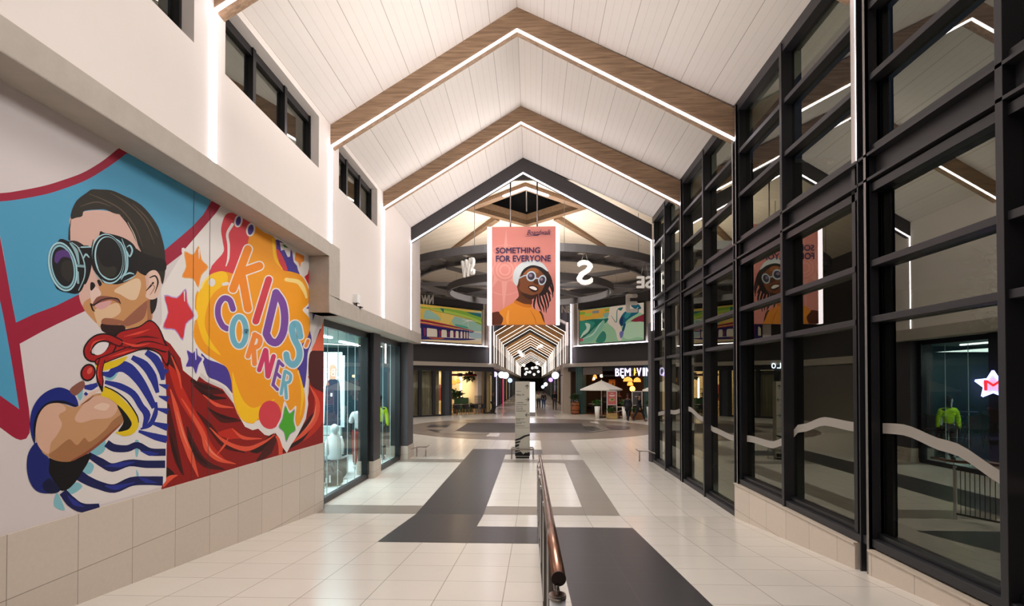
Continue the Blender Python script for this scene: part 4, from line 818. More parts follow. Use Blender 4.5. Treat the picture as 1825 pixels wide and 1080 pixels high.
        a.line('#f6f6ee', [(980, 230), (1030, 245), (1060, 210)], [4, 12, 5]); a.shape('#d85a6a', [(262, 650), (295, 640), (300, 680), (270, 680)])
    c = a.mb.build('canvas'); c.parent = g; c.matrix_parent_inverse = Matrix.Translation(-o)
painting(-1); painting(1)
# ================================================================ LANTERN AND RAFTERS
g = thing('roof_lantern', 'square wooden roof lantern opening onto a dark void at the peak of the atrium', 'roof lantern', LC + Vector((0, 0, LZ))); o = Vector(g.location)
for i in range(4):
    a_, b_ = lan[i] - o, lan[(i + 1) % 4] - o; k = .93
    m = MB(); up = Vector((0, 0, 1)); vin = lambda v, s: Vector((v.x * s, v.y * s, v.z))
    m.prism([a_ + up * .05, b_ + up * .05, vin(b_, .84) + up * .05, vin(a_, .84) + up * .05], (0, 0, -.25), (0, 0, .0), M['wood3'])
    m.prism([vin(a_, .84) - up * .2, vin(b_, .84) - up * .2, vin(b_, .84) + up * .4, vin(a_, .84) + up * .4], (0, 0, 0), (0, .02, 0), M['wood3']); m.build('edge_beam', g)
m = MB(); a_, b_, d_ = lan[0] - o, lan[1] - o, lan[3] - o
for q in (b_, d_):
    m.beam(a_ * .98 - up * .24, a_ * .98 + (q - a_) * .33 - up * .24, .1, .08, M['led'])
m.build('led_strip', g)
for p, q in (((0, -2.4, .5), (0, 0, 1.6)), ((-1.6, 0, .4), (0, 0, 1.6)), ((1.6, 0, .4), (0, 0, 1.6)), ((0, 2.2, .4), (0, 0, 1.6))):
    m = MB(); m.tube([p, q], .04, M['grey'], 8); m.build('tie_rod', g)
def roofz(x, y):   # height of the sloping roof, by distance along a diagonal
    return 0
for i, (dx, dy) in enumerate(((-1, 1), (1, 1))):
    a_ = LC + Vector((dx * 1.65, dy * 1.65, LZ - .12)); b_ = Vector((dx * 6.6 - .1, 35.0 if dy > 0 else 22, 10.25))
    m = MB(); m.beam(a_ - a_, b_ - a_, .34, .34, M['wood3']); r = m.build('rafter_beam'); r.location = a_
    tag(r, 'wooden roof beam running down from the lantern to the far %s of the atrium' % ('left' if dx < 0 else 'right'), 'beam', 'wooden beams of the atrium roof')
for side in (-1, 1):
    p, q = onY(748 if side < 0 else 1122, 408, 33.2), onY(880 if side < 0 else 990, 440 if side < 0 else 441, 38.5)
    m = MB(); m.tube([Vector((0, 0, 0)), q - p], .09, M['dark'], 10); r = m.build('tie_bar'); r.location = p
    tag(r, 'black steel tie bar under the boards on the %s of the atrium roof' % ('left' if side < 0 else 'right'), 'tie bar', 'tie bars of the atrium roof')
# ================================================================ RING STRUCTURE
def band(mb, R, w, h, z, m, n=96, a0=0, a1=2 * PI):
    st = n if a1 - a0 > 6.28 else max(3, int(n * (a1 - a0) / 6.28)); full = a1 - a0 > 6.28
    vs = []
    for k in range(st if full else st + 1):
        t = a0 + (a1 - a0) * k / st
        for r, zz in ((R - w / 2, z), (R + w / 2, z), (R + w / 2, z + h), (R - w / 2, z + h)): vs.append((r * math.cos(t), r * math.sin(t), zz))
    N = len(vs) // 4
    fs = [(4 * k + j, 4 * k + (j + 1) % 4, 4 * ((k + 1) % N) + (j + 1) % 4, 4 * ((k + 1) % N) + j) for k in range(N if full else N - 1) for j in range(4)]
    mb.add(vs, fs, m)
    if not full: mb.add(vs[:4], [(0, 1, 2, 3)], m); mb.add(vs[-4:], [(3, 2, 1, 0)], m)
DK_ = mat('ring_steel', '#5c595a', .45, .1)
g = thing('compass_ring', 'huge charcoal steel compass of two hoops hung level under the atrium roof', 'hanging structure', (CX, CY, 7.4))
m = MB(); band(m, 7.15, .12, .34, .3, DK_); m.build('outer_hoop', g)
m = MB(); band(m, 5.96, .12, .32, .2, DK_); m.build('middle_hoop', g)
m = MB(); band(m, 4.35, .14, .34, -.3, DK_); m.build('inner_hoop', g)
m = MB()
for k in range(32):
    t = 2 * PI * k / 32; band(m, 6.55, 1.2, .18, .34, DK_, 200, t, t + .105)
m.build('ladder_plates', g)
for k in range(4):
    t = PI / 4 * k + .1; c, s = math.cos(t), math.sin(t); m = MB()
    m.prism([(6 * c, 6 * s, 0), (.5 * -s, .5 * c, 0), (-6 * c, -6 * s, 0), (.5 * s, -.5 * c, 0)], (0, 0, .12), (0, 0, .3), DK_); m.build('compass_needle', g)
for k in range(12):
    t = 2 * PI * k / 12 + .2; R = 7.15; m = MB(); m.tube([(R * math.cos(t), R * math.sin(t), .6), (R * math.cos(t), R * math.sin(t), 2.35)], .012, M['grey'], 6); m.build('hanging_wire', g)
for px, py, y, h, ch, rz, txt in ((1126, 540.5, 34.5, 1.02, 'E', 0, 'E below the right side of the ring'), (1042, 486, 23.2, .95, 'S', PI, 'S seen from behind, right of the banner'), (834, 477, 24.3, .68, 'SW', PI * .72, 'SW seen almost edge on, left of the banner'),
                             (762, 534, 32.5, .52, 'NW', PI, 'NW seen from behind, above the pier painting'), (1149, 503, 27.5, .5, 'SE', PI, 'SE seen from behind, at the right edge of the ring'), (1009, 551, 36.5, .44, 'NE', 0, 'NE low behind the right edge of the banner')):
    d_ = ray(px, py); far = y > 29; tx_, ty_ = d_.x / d_.y, 1.0
    A_ = tx_ * tx_ + 1; B_ = -2 * (tx_ * CX + CY); C2 = CX * CX + CY * CY - 7.15 ** 2; y = (-B_ + (1 if far else -1) * math.sqrt(max(0, B_ * B_ - 4 * A_ * C2))) / (2 * A_)
    p = onY(px, py, y); me = MB(); text_into(me, ch, 1, mat('letter_white', '#f2eee8', .5), (0, 0, 0), (1, 0, 0), (0, 0, 1), fit=(h * (.62 if len(ch) == 1 else 1.35), h), extrude=.05, bold=.03)
    wd_ = h * (.62 if len(ch) == 1 else 1.35); me.v = [(v[0] - wd_ / 2, v[1], v[2] - h / 2) for v in me.v]
    for wx in (-wd_ * .25, wd_ * .25): me.tube([(wx, 0, h / 2 - .08), (wx * .2, 0, 7.72 - p.z)], .012, M['grey'], 6)
    lo = me.build('compass_letter', loc=p, rz=rz); tag(lo, 'white compass letter ' + txt, 'letter', 'letters of the compass ring')
    # a thin wire up to the ring
# ================================================================ TOTEM, SCREEN, GUARDS
def tubeframe(mb, pts, r=.02): mb.tube(pts, r, M['steel'], 8)
p = onZ(931, 817, 0); TZ = 2.42
g = thing('direction_totem', 'tall pale wayfinding totem with black lettering and arrows on the hall floor', 'signpost', (p.x, p.y + .12, 0), rz=.03)
b = MB(); hw = .232; b.box(-hw, hw, -.13, .13, .06, TZ, mat('totem_cream', '#b9b1a3', .5)); b.box(-hw + .02, hw - .02, -.11, .11, 0, .06, M['black']); b.build('body', g, bevel=.006)
a = MB(); ink = mat('totem_ink', '#191919', .6); Y_ = -.1312
def totp(u, v): return (u * hw, Y_, v * TZ)
def tline(body, v, h, u0=-.86, w=None):
    me = [0]; t = MB(); text_into(a, body, 1, ink, (u0 * hw, Y_, v * TZ), (1, 0, 0), (0, 0, 1), fit=(w or len(body) * h * .72, h), extrude=.0005, bold=.02)
tline('ENTRANCE 1', .868, .022); tline('MALL 3+', .815, .055, w=.26)
for i, s in enumerate(('CHECKERS', 'WOOLWORTHS', 'PICK N PAY', 'CLICKS METER', 'MANAGEMENT')): tline(s, .72 - i * .027, .024, w=(.22, .33, .22, .22, .31)[i])
for i, s in enumerate(('BOARDWALK', 'HOTEL')): tline(s, .51 - i * .018, .022, w=(.27, .13)[i])
for i, s in enumerate(('CONVENTION', 'CENTRE')): tline(s, .465 - i * .018, .022, w=(.29, .17)[i])
tline('ENTRANCE 3', .418, .022, w=.27)
def arrow(u, v, ang):
    c, s = math.cos(ang), math.sin(ang); o_ = Vector(totp(u, v)); pt = lambda x, z: o_ + Vector((x * c - z * s, 0, x * s + z * c))
    for q in ([(-.06, -.009), (.055, -.009), (.055, .009), (-.06, .009)], [(.07, 0), (.012, .062), (-.004, .05), (.045, 0)], [(.07, 0), (.012, -.062), (-.004, -.05), (.045, 0)]): a.poly([pt(*k_) for k_ in q], ink)
a.build('lettering', g); a = MB(); arrow(.62, .93, PI / 2); a.build('arrow_symbol', g); a = MB(); arrow(.66, .765, 0); a.build('arrow_symbol', g); a = MB(); arrow(.66, .565, PI); a.build('arrow_symbol', g); a = MB()
a.box(-.85 * hw, .95 * hw, Y_ - .0005, Y_, .397 * TZ, .4 * TZ, ink); a.build('dividing_line', g); a = MB()
for q in ([(-1, .27), (-.4, .29), (.2, .325), (1, .345), (1, .325), (.3, .30), (-.2, .268), (-1, .245)], [(-1, .235), (-.25, .25), (-.35, .225), (-1, .205)], [(-1, .195), (-.42, .205), (-.48, .175), (-1, .155)], [(-1, .14), (-.5, .155), (-.4, .125), (-.3, .105), (-1, .09)], [(-1, .08), (-.25, .098), (.1, .06), (.3, .045), (-.2, .03), (-.45, .0), (-1, .0)], [(-.15, .03), (.4, .085), (1, .06), (1, .03)], [(-1, .0), (1, .0), (1, .085), (.75, .088), (.1, .05), (-1, .05)]):
    a.poly([totp(u, max(v * .92, .032)) for u, v in q], mat('totem_black', '#0d0d0e', .5))
a.build('printed_graphic', g)
f = MB()
for z in (.3,): tubeframe(f, [(-.34, -.25, 0), (-.34, -.25, z), (.34, -.25, z), (.34, -.25, 0)], .02); tubeframe(f, [(-.34, .25, 0), (-.34, .25, z), (.34, .25, z), (.34, .25, 0)], .02); tubeframe(f, [(-.34, -.25, z), (-.34, .25, z)], .02); tubeframe(f, [(.34, -.25, z), (.34, .25, z)], .02); f.box(-.36, .36, -.27, -.25, z - .03, z + .03, M['steel'])
f.build('bumper_rail', g)
p = onZ(941.5, 741.5, 0)
g = thing('lit_sign_column', 'glowing white advertising column standing behind the pale totem', 'light box', (p.x, p.y, 0))
b = MB(); b.box(-.5, .5, -.12, .12, 0, .28, M['grey']); b.build('base', g); b = MB(); b.box(-.47, .47, -.1, .1, .28, 2.4, led_mat('lightbox', '#f6f4ff', 2.2)); b.build('light_panel', g)
def guard(name, label, x, y, s):
    f = MB(); tubeframe(f, [(0, 0, 0), (0, 0, .34)], .018); tubeframe(f, [(s * .42, 0, 0), (s * .42, 0, .3)], .018)
    f.tube([(-s * .1, -.5, .3), (s * .0, -.12, .31), (s * .1, 0, .31), (s * .45, .0, .31), (s * .45, .4, .31)], .02, M['steel'], 8); o_ = f.build(name, loc=(x, y, 0)); tag(o_, label, 'guard rail', 'low steel guard rails at wall corners')
guard('corner_guard', 'low steel guard rail at the corner of the left shopfront pillar', -3.72, 17.3, .7); guard('corner_guard', 'low steel guard rail at the foot of the glass wall on the right', 3.55, 16.5, -.7)
# ================================================================ HANDRAIL WITH BALUSTERS
g = thing('handrail', 'steel balustrade with a copper brown round handrail running down the ramp', 'railing', (.12, 9.76, 0)); o = Vector(g.location)
def rz_(y): return rampz(y) + 1.0
brown = mat('rail_brown_steel', '#8f6a58', .22, .85)
ys = [1.93, 3, 4.5, 6, 7.5, 8.6, 9.2, 9.6, 9.9, 10.2]
pts = [(.095 + (.055 if y > 9 else .055 * (y - 1.93) / 7.1) - o.x, y - o.y, rz_(y) + (0.0 if y < 9 else .01)) for y in ys]
r = MB(); r.tube(pts, .026, brown, 18); r.build('top_rail', g)
r = MB(); r.tube([pts[0], (pts[0][0], pts[0][1] - .004, pts[0][2])], .0262, M['darkred'], 18); r.build('end_cap', g)
for i in range(7):
    y = 9.72 - i * 1.3; x = .10 - o.x
    r = MB(); z0 = rampz(y)
    if i == 6: r.tube([(.09 - o.x, y - o.y, z0), (.09 - o.x, y - o.y, z0 + .935)], .029, mat('post_dark_steel', '#6a635c', .3, .9), 18); r.tube([(.09 - o.x, y - o.y, z0 + .935), (.09 - o.x, y - o.y, z0 + .948)], .031, M['steel'], 18); r.tube([(.09 - o.x, y - o.y, z0 + .94), (.09 - o.x, y - o.y, z0 + .98)], .006, M['steel'], 8)
    else: r.box(x - .012, x + .012, y - o.y - .03, y - o.y + .03, z0, z0 + .93, mat('post_dark_steel')); r.tube([(x, y - o.y, z0 + .92), (x + .03, y - o.y, z0 + .985)], .008, M['steel'], 8)
    r.build('post', g)
r = MB()
for zz in (.1, .88):
    r.beam((.10 - o.x, 1.95 - o.y, rampz(1.95) + zz), (.10 - o.x, 9.72 - o.y, rampz(9.72) + zz), .02, .03, mat('baluster_dark', '#4a433e', .5, .6))
for i in range(78):
    y = 2.0 + i * .1; r.tube([(.10 - o.x, y - o.y, rampz(y) + .1), (.10 - o.x, y - o.y, rampz(y) + .88)], .006, mat('baluster_dark'), 6, False)
r.build('baluster_infill', g)
# ================================================================ PEOPLE
def skinned(name, verts, edges, radii, m, parent, sub=1):
    me = bpy.data.meshes.new(name); me.from_pydata([tuple(v) for v in verts], edges, []); me.materials.append(m)
    o = bpy.data.objects.new(name, me); COL.objects.link(o); o.parent = parent
    s = o.modifiers.new('skin', 'SKIN'); s.use_smooth_shade = True; s.branch_smoothing = .6
    for i, r in enumerate(radii):
        sv = me.skin_vertices[0].data[i]; sv.radius = r if isinstance(r, tuple) else (r, r); sv.use_root = (i == 0)
    u = o.modifiers.new('sub', 'SUBSURF'); u.levels = sub; u.render_levels = sub
    return o
def figure(name, label, cat, loc, rz=0, h=1.7, skin='#8a5a40', top='#151518', bottom='#22242c', hair='#141010', shoe='#101010', stride=.25, arm=.18, coat=False, bald=False, face=True, group=None, bent=0, longhair=False, sleeves=True, holdarms=False):
    """built facing -Y; rz turns it"""
    k = h / 1.72; g = thing(name, label, cat, loc, rz, group)
    sk = mat('skin_' + skin.lstrip('#'), skin, .55)
    V, E, R = [], [], []
    def v(x, y, z, r, p=None):
        V.append((x * k, y * k, z * k)); R.append(r * k if not isinstance(r, tuple) else (r[0] * k, r[1] * k))
        if p is not None: E.append((p, len(V) - 1))
        return len(V) - 1
    pel = v(0, 0, .94, (.125, .10)); wa = v(0, 0, 1.1, (.115, .085), pel); ch = v(0, -.01, 1.3, (.135, .09), wa); nb = v(0, 0, 1.44, (.055, .055), ch); nk = v(0, -.01, 1.51, .052, nb)
    h1 = v(0, -.02, 1.57, (.068, .075), nk); h2 = v(0, -.015, 1.66, (.072, .088), h1)
    J = {}
    for s in (-1, 1):
        yk = -s * stride
        hip = v(s * .09, 0, .88, .088, pel); kn = v(s * .1, yk * .6 - .03, .49, .056, hip); an = v(s * .1, yk + (.08 if yk > 0 else 0), .09 + (.05 if yk > 0 else 0), .037, kn); to = v(s * .11, yk - .13 + (.08 if yk > 0 else 0), .035, .03, an)
        sh = v(s * .17, 0, 1.385, .056, ch)
        ya = s * arm
        if holdarms: el = v(s * .22, -.02, 1.14, .042, sh); wr = v(s * .12, -.22, 1.1, .028, el)
        else: el = v(s * .215, ya * .4 + .02, 1.12, .042, sh); wr = v(s * .225, ya, .88, .028, el)
        hd = v(s * .222, ya - .02, .82, (.018, .036), wr) if not holdarms else v(s * .04, -.25, 1.1, (.018, .036), wr)
        hv = V[hd]
        for f in range(5):
            L = (.05, .07, .078, .072, .055)[f]; oy = (-.045, -.026, -.008, .01, .027)[f]
            if f == 0: a1 = v(hv[0] / k - s * .01, hv[1] / k + oy, hv[2] / k + .01, .009, hd); v(hv[0] / k - s * .02, hv[1] / k + oy - .012, hv[2] / k - .03, .008, a1)
            else: a1 = v(hv[0] / k - s * .004, hv[1] / k + oy, hv[2] / k - .05, .0085, hd); v(hv[0] / k - s * .016, hv[1] / k + oy - .004, hv[2] / k - .05 - L * .6, .007, a1)
        J[s] = (hip, kn, an, to, sh, el, wr)
    skinned('body', V, E, R, sk, g)
    P = lambda i: V[i]
    def garment(nm, chain, m, grow):
        vs = []; es = []; rs = []; idx = {}
        for i, par in chain:
            idx[i] = len(vs); vs.append(P(i)); r = R[i]; r = r if isinstance(r, tuple) else (r, r); rs.append((r[0] + grow * k, r[1] + grow * k))
            if par is not None: es.append((idx[par], idx[i]))
        return skinned(nm, vs, es, rs, m, g)
    tm = mat('cloth_' + top.lstrip('#'), top, .85, noise=.1, nscale=30); bm_ = mat('cloth_' + bottom.lstrip('#'), bottom, .85, noise=.1, nscale=30)
    chain = [(pel, None), (wa, pel), (ch, wa), (nb, ch)]
    for s in (-1, 1): chain += [(J[s][4], ch), (J[s][5], J[s][4])] + ([(J[s][6], J[s][5])] if sleeves else [])
    garment('jacket' if sleeves else 'shirt', chain, tm, .022)
    if coat:
        b = MB(); b.lathe([(.2 * k, .62 * k), (.175 * k, .95 * k), (.15 * k, 1.15 * k)], (0, .0, 0), tm, 16); b.build('coat_skirt', g)
    garment('trousers', [(pel, None)] + [q for s in (-1, 1) for q in ((J[s][0], pel), (J[s][1], J[s][0]), (J[s][2], J[s][1]))], bm_, .018)
    for s in (-1, 1):
        a_, t_ = V[J[s][2]], V[J[s][3]]; b = MB(); b.ball((t_[0], (a_[1] + t_[1]) / 2, max(.045 * k, a_[2] * .6)), .048 * k, .13 * k, .045 * k, mat('shoe_' + shoe.lstrip('#'), shoe, .5)); b.build('shoe', g)
    hx = V[h2]; hm = mat('hair_' + hair.lstrip('#'), hair, .7)
    if not bald:
        b = MB(); b.ball((hx[0], hx[1] + .022 * k, hx[2] + .02 * k), .084 * k, .094 * k, .088 * k, hm)
        if longhair: b.ball((hx[0], hx[1] + .06 * k, hx[2] - .1 * k), .085 * k, .055 * k, .17 * k, hm)
        b.build('hair', g)
    if face:
        fy = hx[1] - .085 * k; fz_ = hx[2] - .03 * k
        b = MB(); b.ball((hx[0], fy - .008 * k, fz_ - .012 * k), .011 * k, .016 * k, .02 * k, sk); b.build('nose', g)
        for s in (-1, 1):
            b = MB(); b.ball((s * .03 * k, fy + .006 * k, fz_ + .018 * k), .012 * k, .008 * k, .007 * k, mat('eye_dark', '#18120f', .3)); b.build('eye', g)
            b = MB(); b.ball((s * .08 * k, hx[1], fz_), .01 * k, .02 * k, .03 * k, sk); b.build('ear', g)
        b = MB(); b.ball((0, fy + .004 * k, fz_ - .05 * k), .024 * k, .008 * k, .006 * k, mat('lips', '#7a3f38', .5)); b.build('mouth', g)
    return g
def gp(px, py, z=0): return onZ(px, py, z)
p = gp(988.5, 730.4); figure('person', 'bald person in a black sweater and brown trousers walking towards the hall along the corridor', 'person', p, 0, 1.72, '#9a6a52', '#101014', '#4a3f3c', stride=.12, bald=True)
p = gp(960, 728.2); figure('person', 'person in a cream puffer jacket and teal jeans walking away down the corridor', 'person', p, PI, 1.62, '#8a5a40', '#d8cdb8', '#1f4a5c', stride=.16, arm=.1, face=True)
p = gp(969, 728.4); figure('person', 'person in a dark jacket and blue jeans walking away beside the cream jacket', 'person', p, PI, 1.55, '#7a5040', '#2e2e32', '#3b4f78', stride=.14)
p = gp(1119, 749.2); figure('person', 'person in a long dark navy coat leaning forward, walking past the two poster stands', 'person', p, -.5, 1.66, '#6b4636', '#12141c', '#17171c', stride=.2, coat=True, arm=.1)
p = gp(1139, 750.8); figure('person', 'long haired person in a black coat striding wide before the brown planter', 'person', p, PI / 2 - .75, 1.64, '#a4745c', '#0f1118', '#15151a', stride=.34, coat=True, longhair=True)
p = gp(1078, 739.5); figure('person', 'person all in black standing under the umbrella beside the pink poster', 'person', p, PI, 1.7, '#5a3a2c', '#0c0c10', '#0e0e12', stride=.04)
p = gp(1103, 740); figure('person', 'person in black standing between the pink poster and the white chairs', 'person', p, .4, 1.72, '#6b4636', '#0c0c10', '#14141a', stride=.05, holdarms=True)
p = gp(878.5, 738.0); figure('person', 'person in black standing at the corner of the left cafe', 'person', p, 1.2, 1.7, '#5a3a2c', '#0b0b0e', '#0e0e12', stride=.05)
# ================================================================ SPORTS SHOP BEHIND THE LEFT WINDOW
sh = MB(); W3 = mat('shop_white', '#dfe6e6', .4)
sh.box(-9, -4.2, 10.0, 17.35, -.2, .002, mat('shop_floor', '#cfd6d8', .15)); struct(sh, 'floor_shop'); sh = MB(); sh.box(-9, -4.2, 10.0, 17.5, 3.52, 3.62, mat('shop_ceiling', '#9fb0ae', .6)); struct(sh, 'ceiling_shop'); sh = MB(); sh.box(-9, -8.9, 10, 17.5, 0, 3.6, mat('shop_back', '#5f777b', .6)); struct(sh, 'wall_shop_back'); sh = MB(); sh.box(-9, -4.3, 9.9, 10.08, 0, 3.6, W3); struct(sh, 'wall_shop_near'); sh = MB(); sh.box(-9, -4.3, 17.3, 17.42, 0, 3.6, mat('shop_side', '#2e4a55', .5))
struct(sh, 'wall_shop_far')
b = MB(); b.box(-5.9, -4.25, 10.3, 17.1, .002, .08, W3); tag(b.build('display_platform'), 'low white display platform inside the sports shop window', 'platform')
g = thing('display_board', 'white slatted display board carrying a large athlete poster inside the shop', 'display board', (-6.1, 15.6, .08)); b = MB()
b.box(-1.0, .5, 0, .12, 0, 3.2, grid_mat('slat_panel', '#b9cdca', .4, 50, .33, ox=-20, oy=.1, gw=.02, gcol='#22343a', axes=('X', 'Z'))); b.build('slat_board', g)
q = MB(); fc = lambda c: mat('poster_' + c.lstrip('#'), c, .5)
def pp(*pts): return [(x, -.012 - .0006 * len(q.f), z) for x, z in pts]
for c, pts in (('#cfe0e2', [(-.15, 1.0), (.62, 1.0), (.62, 3.1), (-.15, 3.1)]), ('#1a2a44', [(.0, 1.05), (.5, 1.05), (.52, 2.0), (.45, 2.35), (.28, 2.45), (.1, 2.35), (.02, 2.0)]), ('#e8eef0', [(-.08, 1.1), (.02, 1.1), (.06, 2.25), (-.02, 2.1)]), ('#e8eef0', [(.5, 1.2), (.58, 1.2), (.54, 2.1), (.48, 2.3)]),
               ('#c8967a', [(.18, 2.4), (.34, 2.4), (.38, 2.7), (.32, 2.86), (.2, 2.86), (.16, 2.7)]), ('#e6ecec', [(.14, 2.76), (.2, 2.92), (.3, 2.96), (.4, 2.86), (.38, 2.76), (.3, 2.84), (.2, 2.82)]), ('#e8eef0', [(.2, 1.9), (.26, 1.9), (.26, 2.0), (.2, 2.0)])):
    q.poly(pp(*pts), fc(c))
q.build('athlete_poster', g)
g = thing('mannequin', 'white hooded child torso standing on the grey block in the shop window', 'mannequin', (-4.85, 13.1, .5), .5); hm_ = mat('hooded_white', '#eef2f2', .8)
b = MB(); b.lathe([(.15, 0), (.17, .05), (.15, .3), (.16, .48), (.13, .58), (.07, .66), (0, .68)], (0, 0, 0), hm_, 20); b.v = [(x, y * .7, z) for x, y, z in b.v]; b.build('hooded_top', g)
b = MB(); b.ball((0, .02, .74), .105, .12, .13, hm_, 16, 10); b.build('hood', g)
b = MB(); b.ball((0, -.06, .73), .08, .085, .1, mat('face_shade', '#b9c2c2', .6), 14, 10); b.build('head', g)
for s in (-1, 1): b = MB(); b.tube([(s * .13, 0, .56), (s * .19, -.01, .35), (s * .18, -.05, .12)], [.05, .045, .036], hm_, 12); b.build('sleeve', g)
figure('mannequin', 'mannequin in a white shirt and red shorts behind the left shop window', 'mannequin', (-4.55, 14.1, .08), .4, 1.86, '#1d2226', '#dfe6e8', '#b0222c', hair='#1d2226', shoe='#dfe4e4', stride=.03, arm=.02, face=False, sleeves=False)
figure('mannequin', 'mannequin in a neon yellow jersey with dark stripes behind the second shop window', 'mannequin', (-4.62, 16.15, .08), .3, 1.9, '#1d2226', '#b8e020', '#2a2e30', hair='#1d2226', shoe='#1c1c1c', stride=.03, arm=.02, face=False)
figure('mannequin', 'white mannequin in pale clothes at the back of the second shop window', 'mannequin', (-5.3, 17.0, .08), .3, 1.8, '#dfe4e4', '#cfd8da', '#e4e2d8', hair='#dfe4e4', shoe='#dfe4e4', stride=.02, arm=.02, face=False)
b = MB(); b.box(-.55, .3, -.3, .35, 0, .42, mat('display_grey', '#5a6468', .5)); tag(b.build('display_block', loc=(-5.0, 13.3, .08), bevel=.01), 'grey display block under the white hooded child torso', 'display block')
def duffel(loc, rz, label, txt):
    g = thing('duffel_bag', label, 'bag', loc, rz, 'duffel bags in the shop window'); n = 16; b = MB()
    m = mat('bag_charcoal', '#2c3236', .7)
    prof = [(.02, -.36), (.13, -.35), (.165, -.3), (.17, 0), (.165, .3), (.13, .35), (.02, .36)]; vs = []
    for r, x in prof:
        for k_ in range(n): a_ = 2 * PI * k_ / n; vs.append((x, r * math.cos(a_), .165 + r * .95 * math.sin(a_)))
    b.add(vs, [(i * n + k_, i * n + (k_ + 1) % n, (i + 1) * n + (k_ + 1) % n, (i + 1) * n + k_) for i in range(6) for k_ in range(n)], m, True); b.build('body', g)
    h_ = MB()
    for y in (-.07, .07): h_.tube(curve([(-.16, 0), (-.1, 0), (.1, 0), (.16, 0)]) and [(-.16, y, .3), (-.12, y, .42), (0, y, .47), (.12, y, .42), (.16, y, .3)], .012, m, 6)
    h_.build('handle', g)
    t = MB()
    for i in range(3): t.box(-.1 + i * .07, -.06 + i * .07, -.176, -.168, .1, .16 + i * .05, mat('logo_white', '#e8ecec', .6))
    t.build('three_bar_emblem', g)
duffel((-4.6, 11.9, .08), .5, 'charcoal sports bag with white bars, nearest the left end of the window', ''); duffel((-4.75, 12.6, .08), 1.0, 'charcoal sports bag with white bars beside the grey display block', '')
g = thing('football', 'white football with black panels on the shop window platform', 'ball', (-4.5, 11.35, .08)); b = MB(); b.ball((0, 0, .11), .11, .11, .11, mat('ball_white', '#e8e8e8', .4), 18, 12); b.build('cover', g); b = MB()
for d_ in ((1, 0, .2), (-.3, -.9, .4), (.3, .8, .5), (0, -.5, -.8), (.6, -.6, .5), (0, 0, 1)):
    d_ = Vector(d_).normalized(); c_ = Vector((0, 0, .11)) + d_ * .1105; u_ = d_.orthogonal().normalized(); w_ = d_.cross(u_); b.poly([c_ + (u_ * math.cos(t) + w_ * math.sin(t)) * .03 for t in [2 * PI * i / 5 for i in range(5)]], M['black'])
b.build('black_patches', g)
for i, (x, y) in enumerate(((-4.5, 12.3), (-4.42, 14.9))):
    g = thing('sneaker', ('white sneaker in front of the sports bags' if i == 0 else 'white sneaker behind the second shop window'), 'shoe', (x, y, .08), .6 + i, 'sneakers in the shop window')
    b = MB(); b.prism([(-.15, 0, 0), (.15, 0, 0), (.16, 0, .03), (-.15, 0, .03)], (0, -.045, 0), (0, .045, 0), mat('sole_white', '#f0f0ee', .6)); b.build('sole', g, bevel=.01)
    b = MB(); b.prism([(-.14, 0, .03), (.15, 0, .03), (.14, 0, .07), (.04, 0, .1), (-.03, 0, .15), (-.13, 0, .15)], (0, -.04, 0), (0, .04, 0), W3); b.build('upper', g, bevel=.012)
for i, (x, y) in enumerate(((-5.0, 12.2), (-6.3, 13.4), (-5.2, 15.4))):
    b = MB(); b.box(-.05, .05, -1.0, 1.0, 0, .04, led_mat('shop_led', '#f2fdff', 8)); tag(b.build('ceiling_lamp', loc=(x, y, 3.48)), 'slim white ceiling lamp inside the sports shop, %s' % ('nearest the mural' if i == 0 else 'deepest in the shop' if i == 1 else 'above the second window'), 'ceiling lamp', 'ceiling lamps in the sports shop')
# emergency fixtures: small spot lamp on the left concrete beam
g = thing('wall_spotlight', 'small white box spotlight on the lower concrete beam', 'spotlight', (-3.66, 11.1, 3.96)); b = MB(); b.box(-.05, .05, -.1, .1, .09, .27, M['duct']); b.build('lamp_head', g, bevel=.006); b = MB(); b.tube([(0, 0, 0), (0, 0, .1)], .015, M['black'], 8); b.box(-.04, .1, -.02, .12, 0, .02, M['black']); b.build('bracket', g)
# ================================================================ PLANT HELPER
def leaves(mb, c, R, n, size, m, squash=1.0, seed=1, up=.3):
    rnd = random.Random(seed)
    for i in range(n):
        t = rnd.uniform(0, 2 * PI); ph = rnd.uniform(-.3, 1.4); L = size * rnd.uniform(.7, 1.2)
        base = Vector(c) + Vector((math.cos(t) * rnd.uniform(0, R * .5), math.sin(t) * rnd.uniform(0, R * .5), rnd.uniform(-R * .4, R * .5) * squash))
        d = Vector((math.cos(t) * math.cos(ph), math.sin(t) * math.cos(ph), math.sin(ph) + up)).normalized(); s = d.cross(Vector((0, 0, 1))).normalized() * L * .22
        tip = base + d * L + Vector((0, 0, -L * .25)); mid = base + d * L * .5 + Vector((0, 0, L * .05))
        mb.add([base, mid + s, tip, mid - s], [(0, 1, 2, 3)], m)
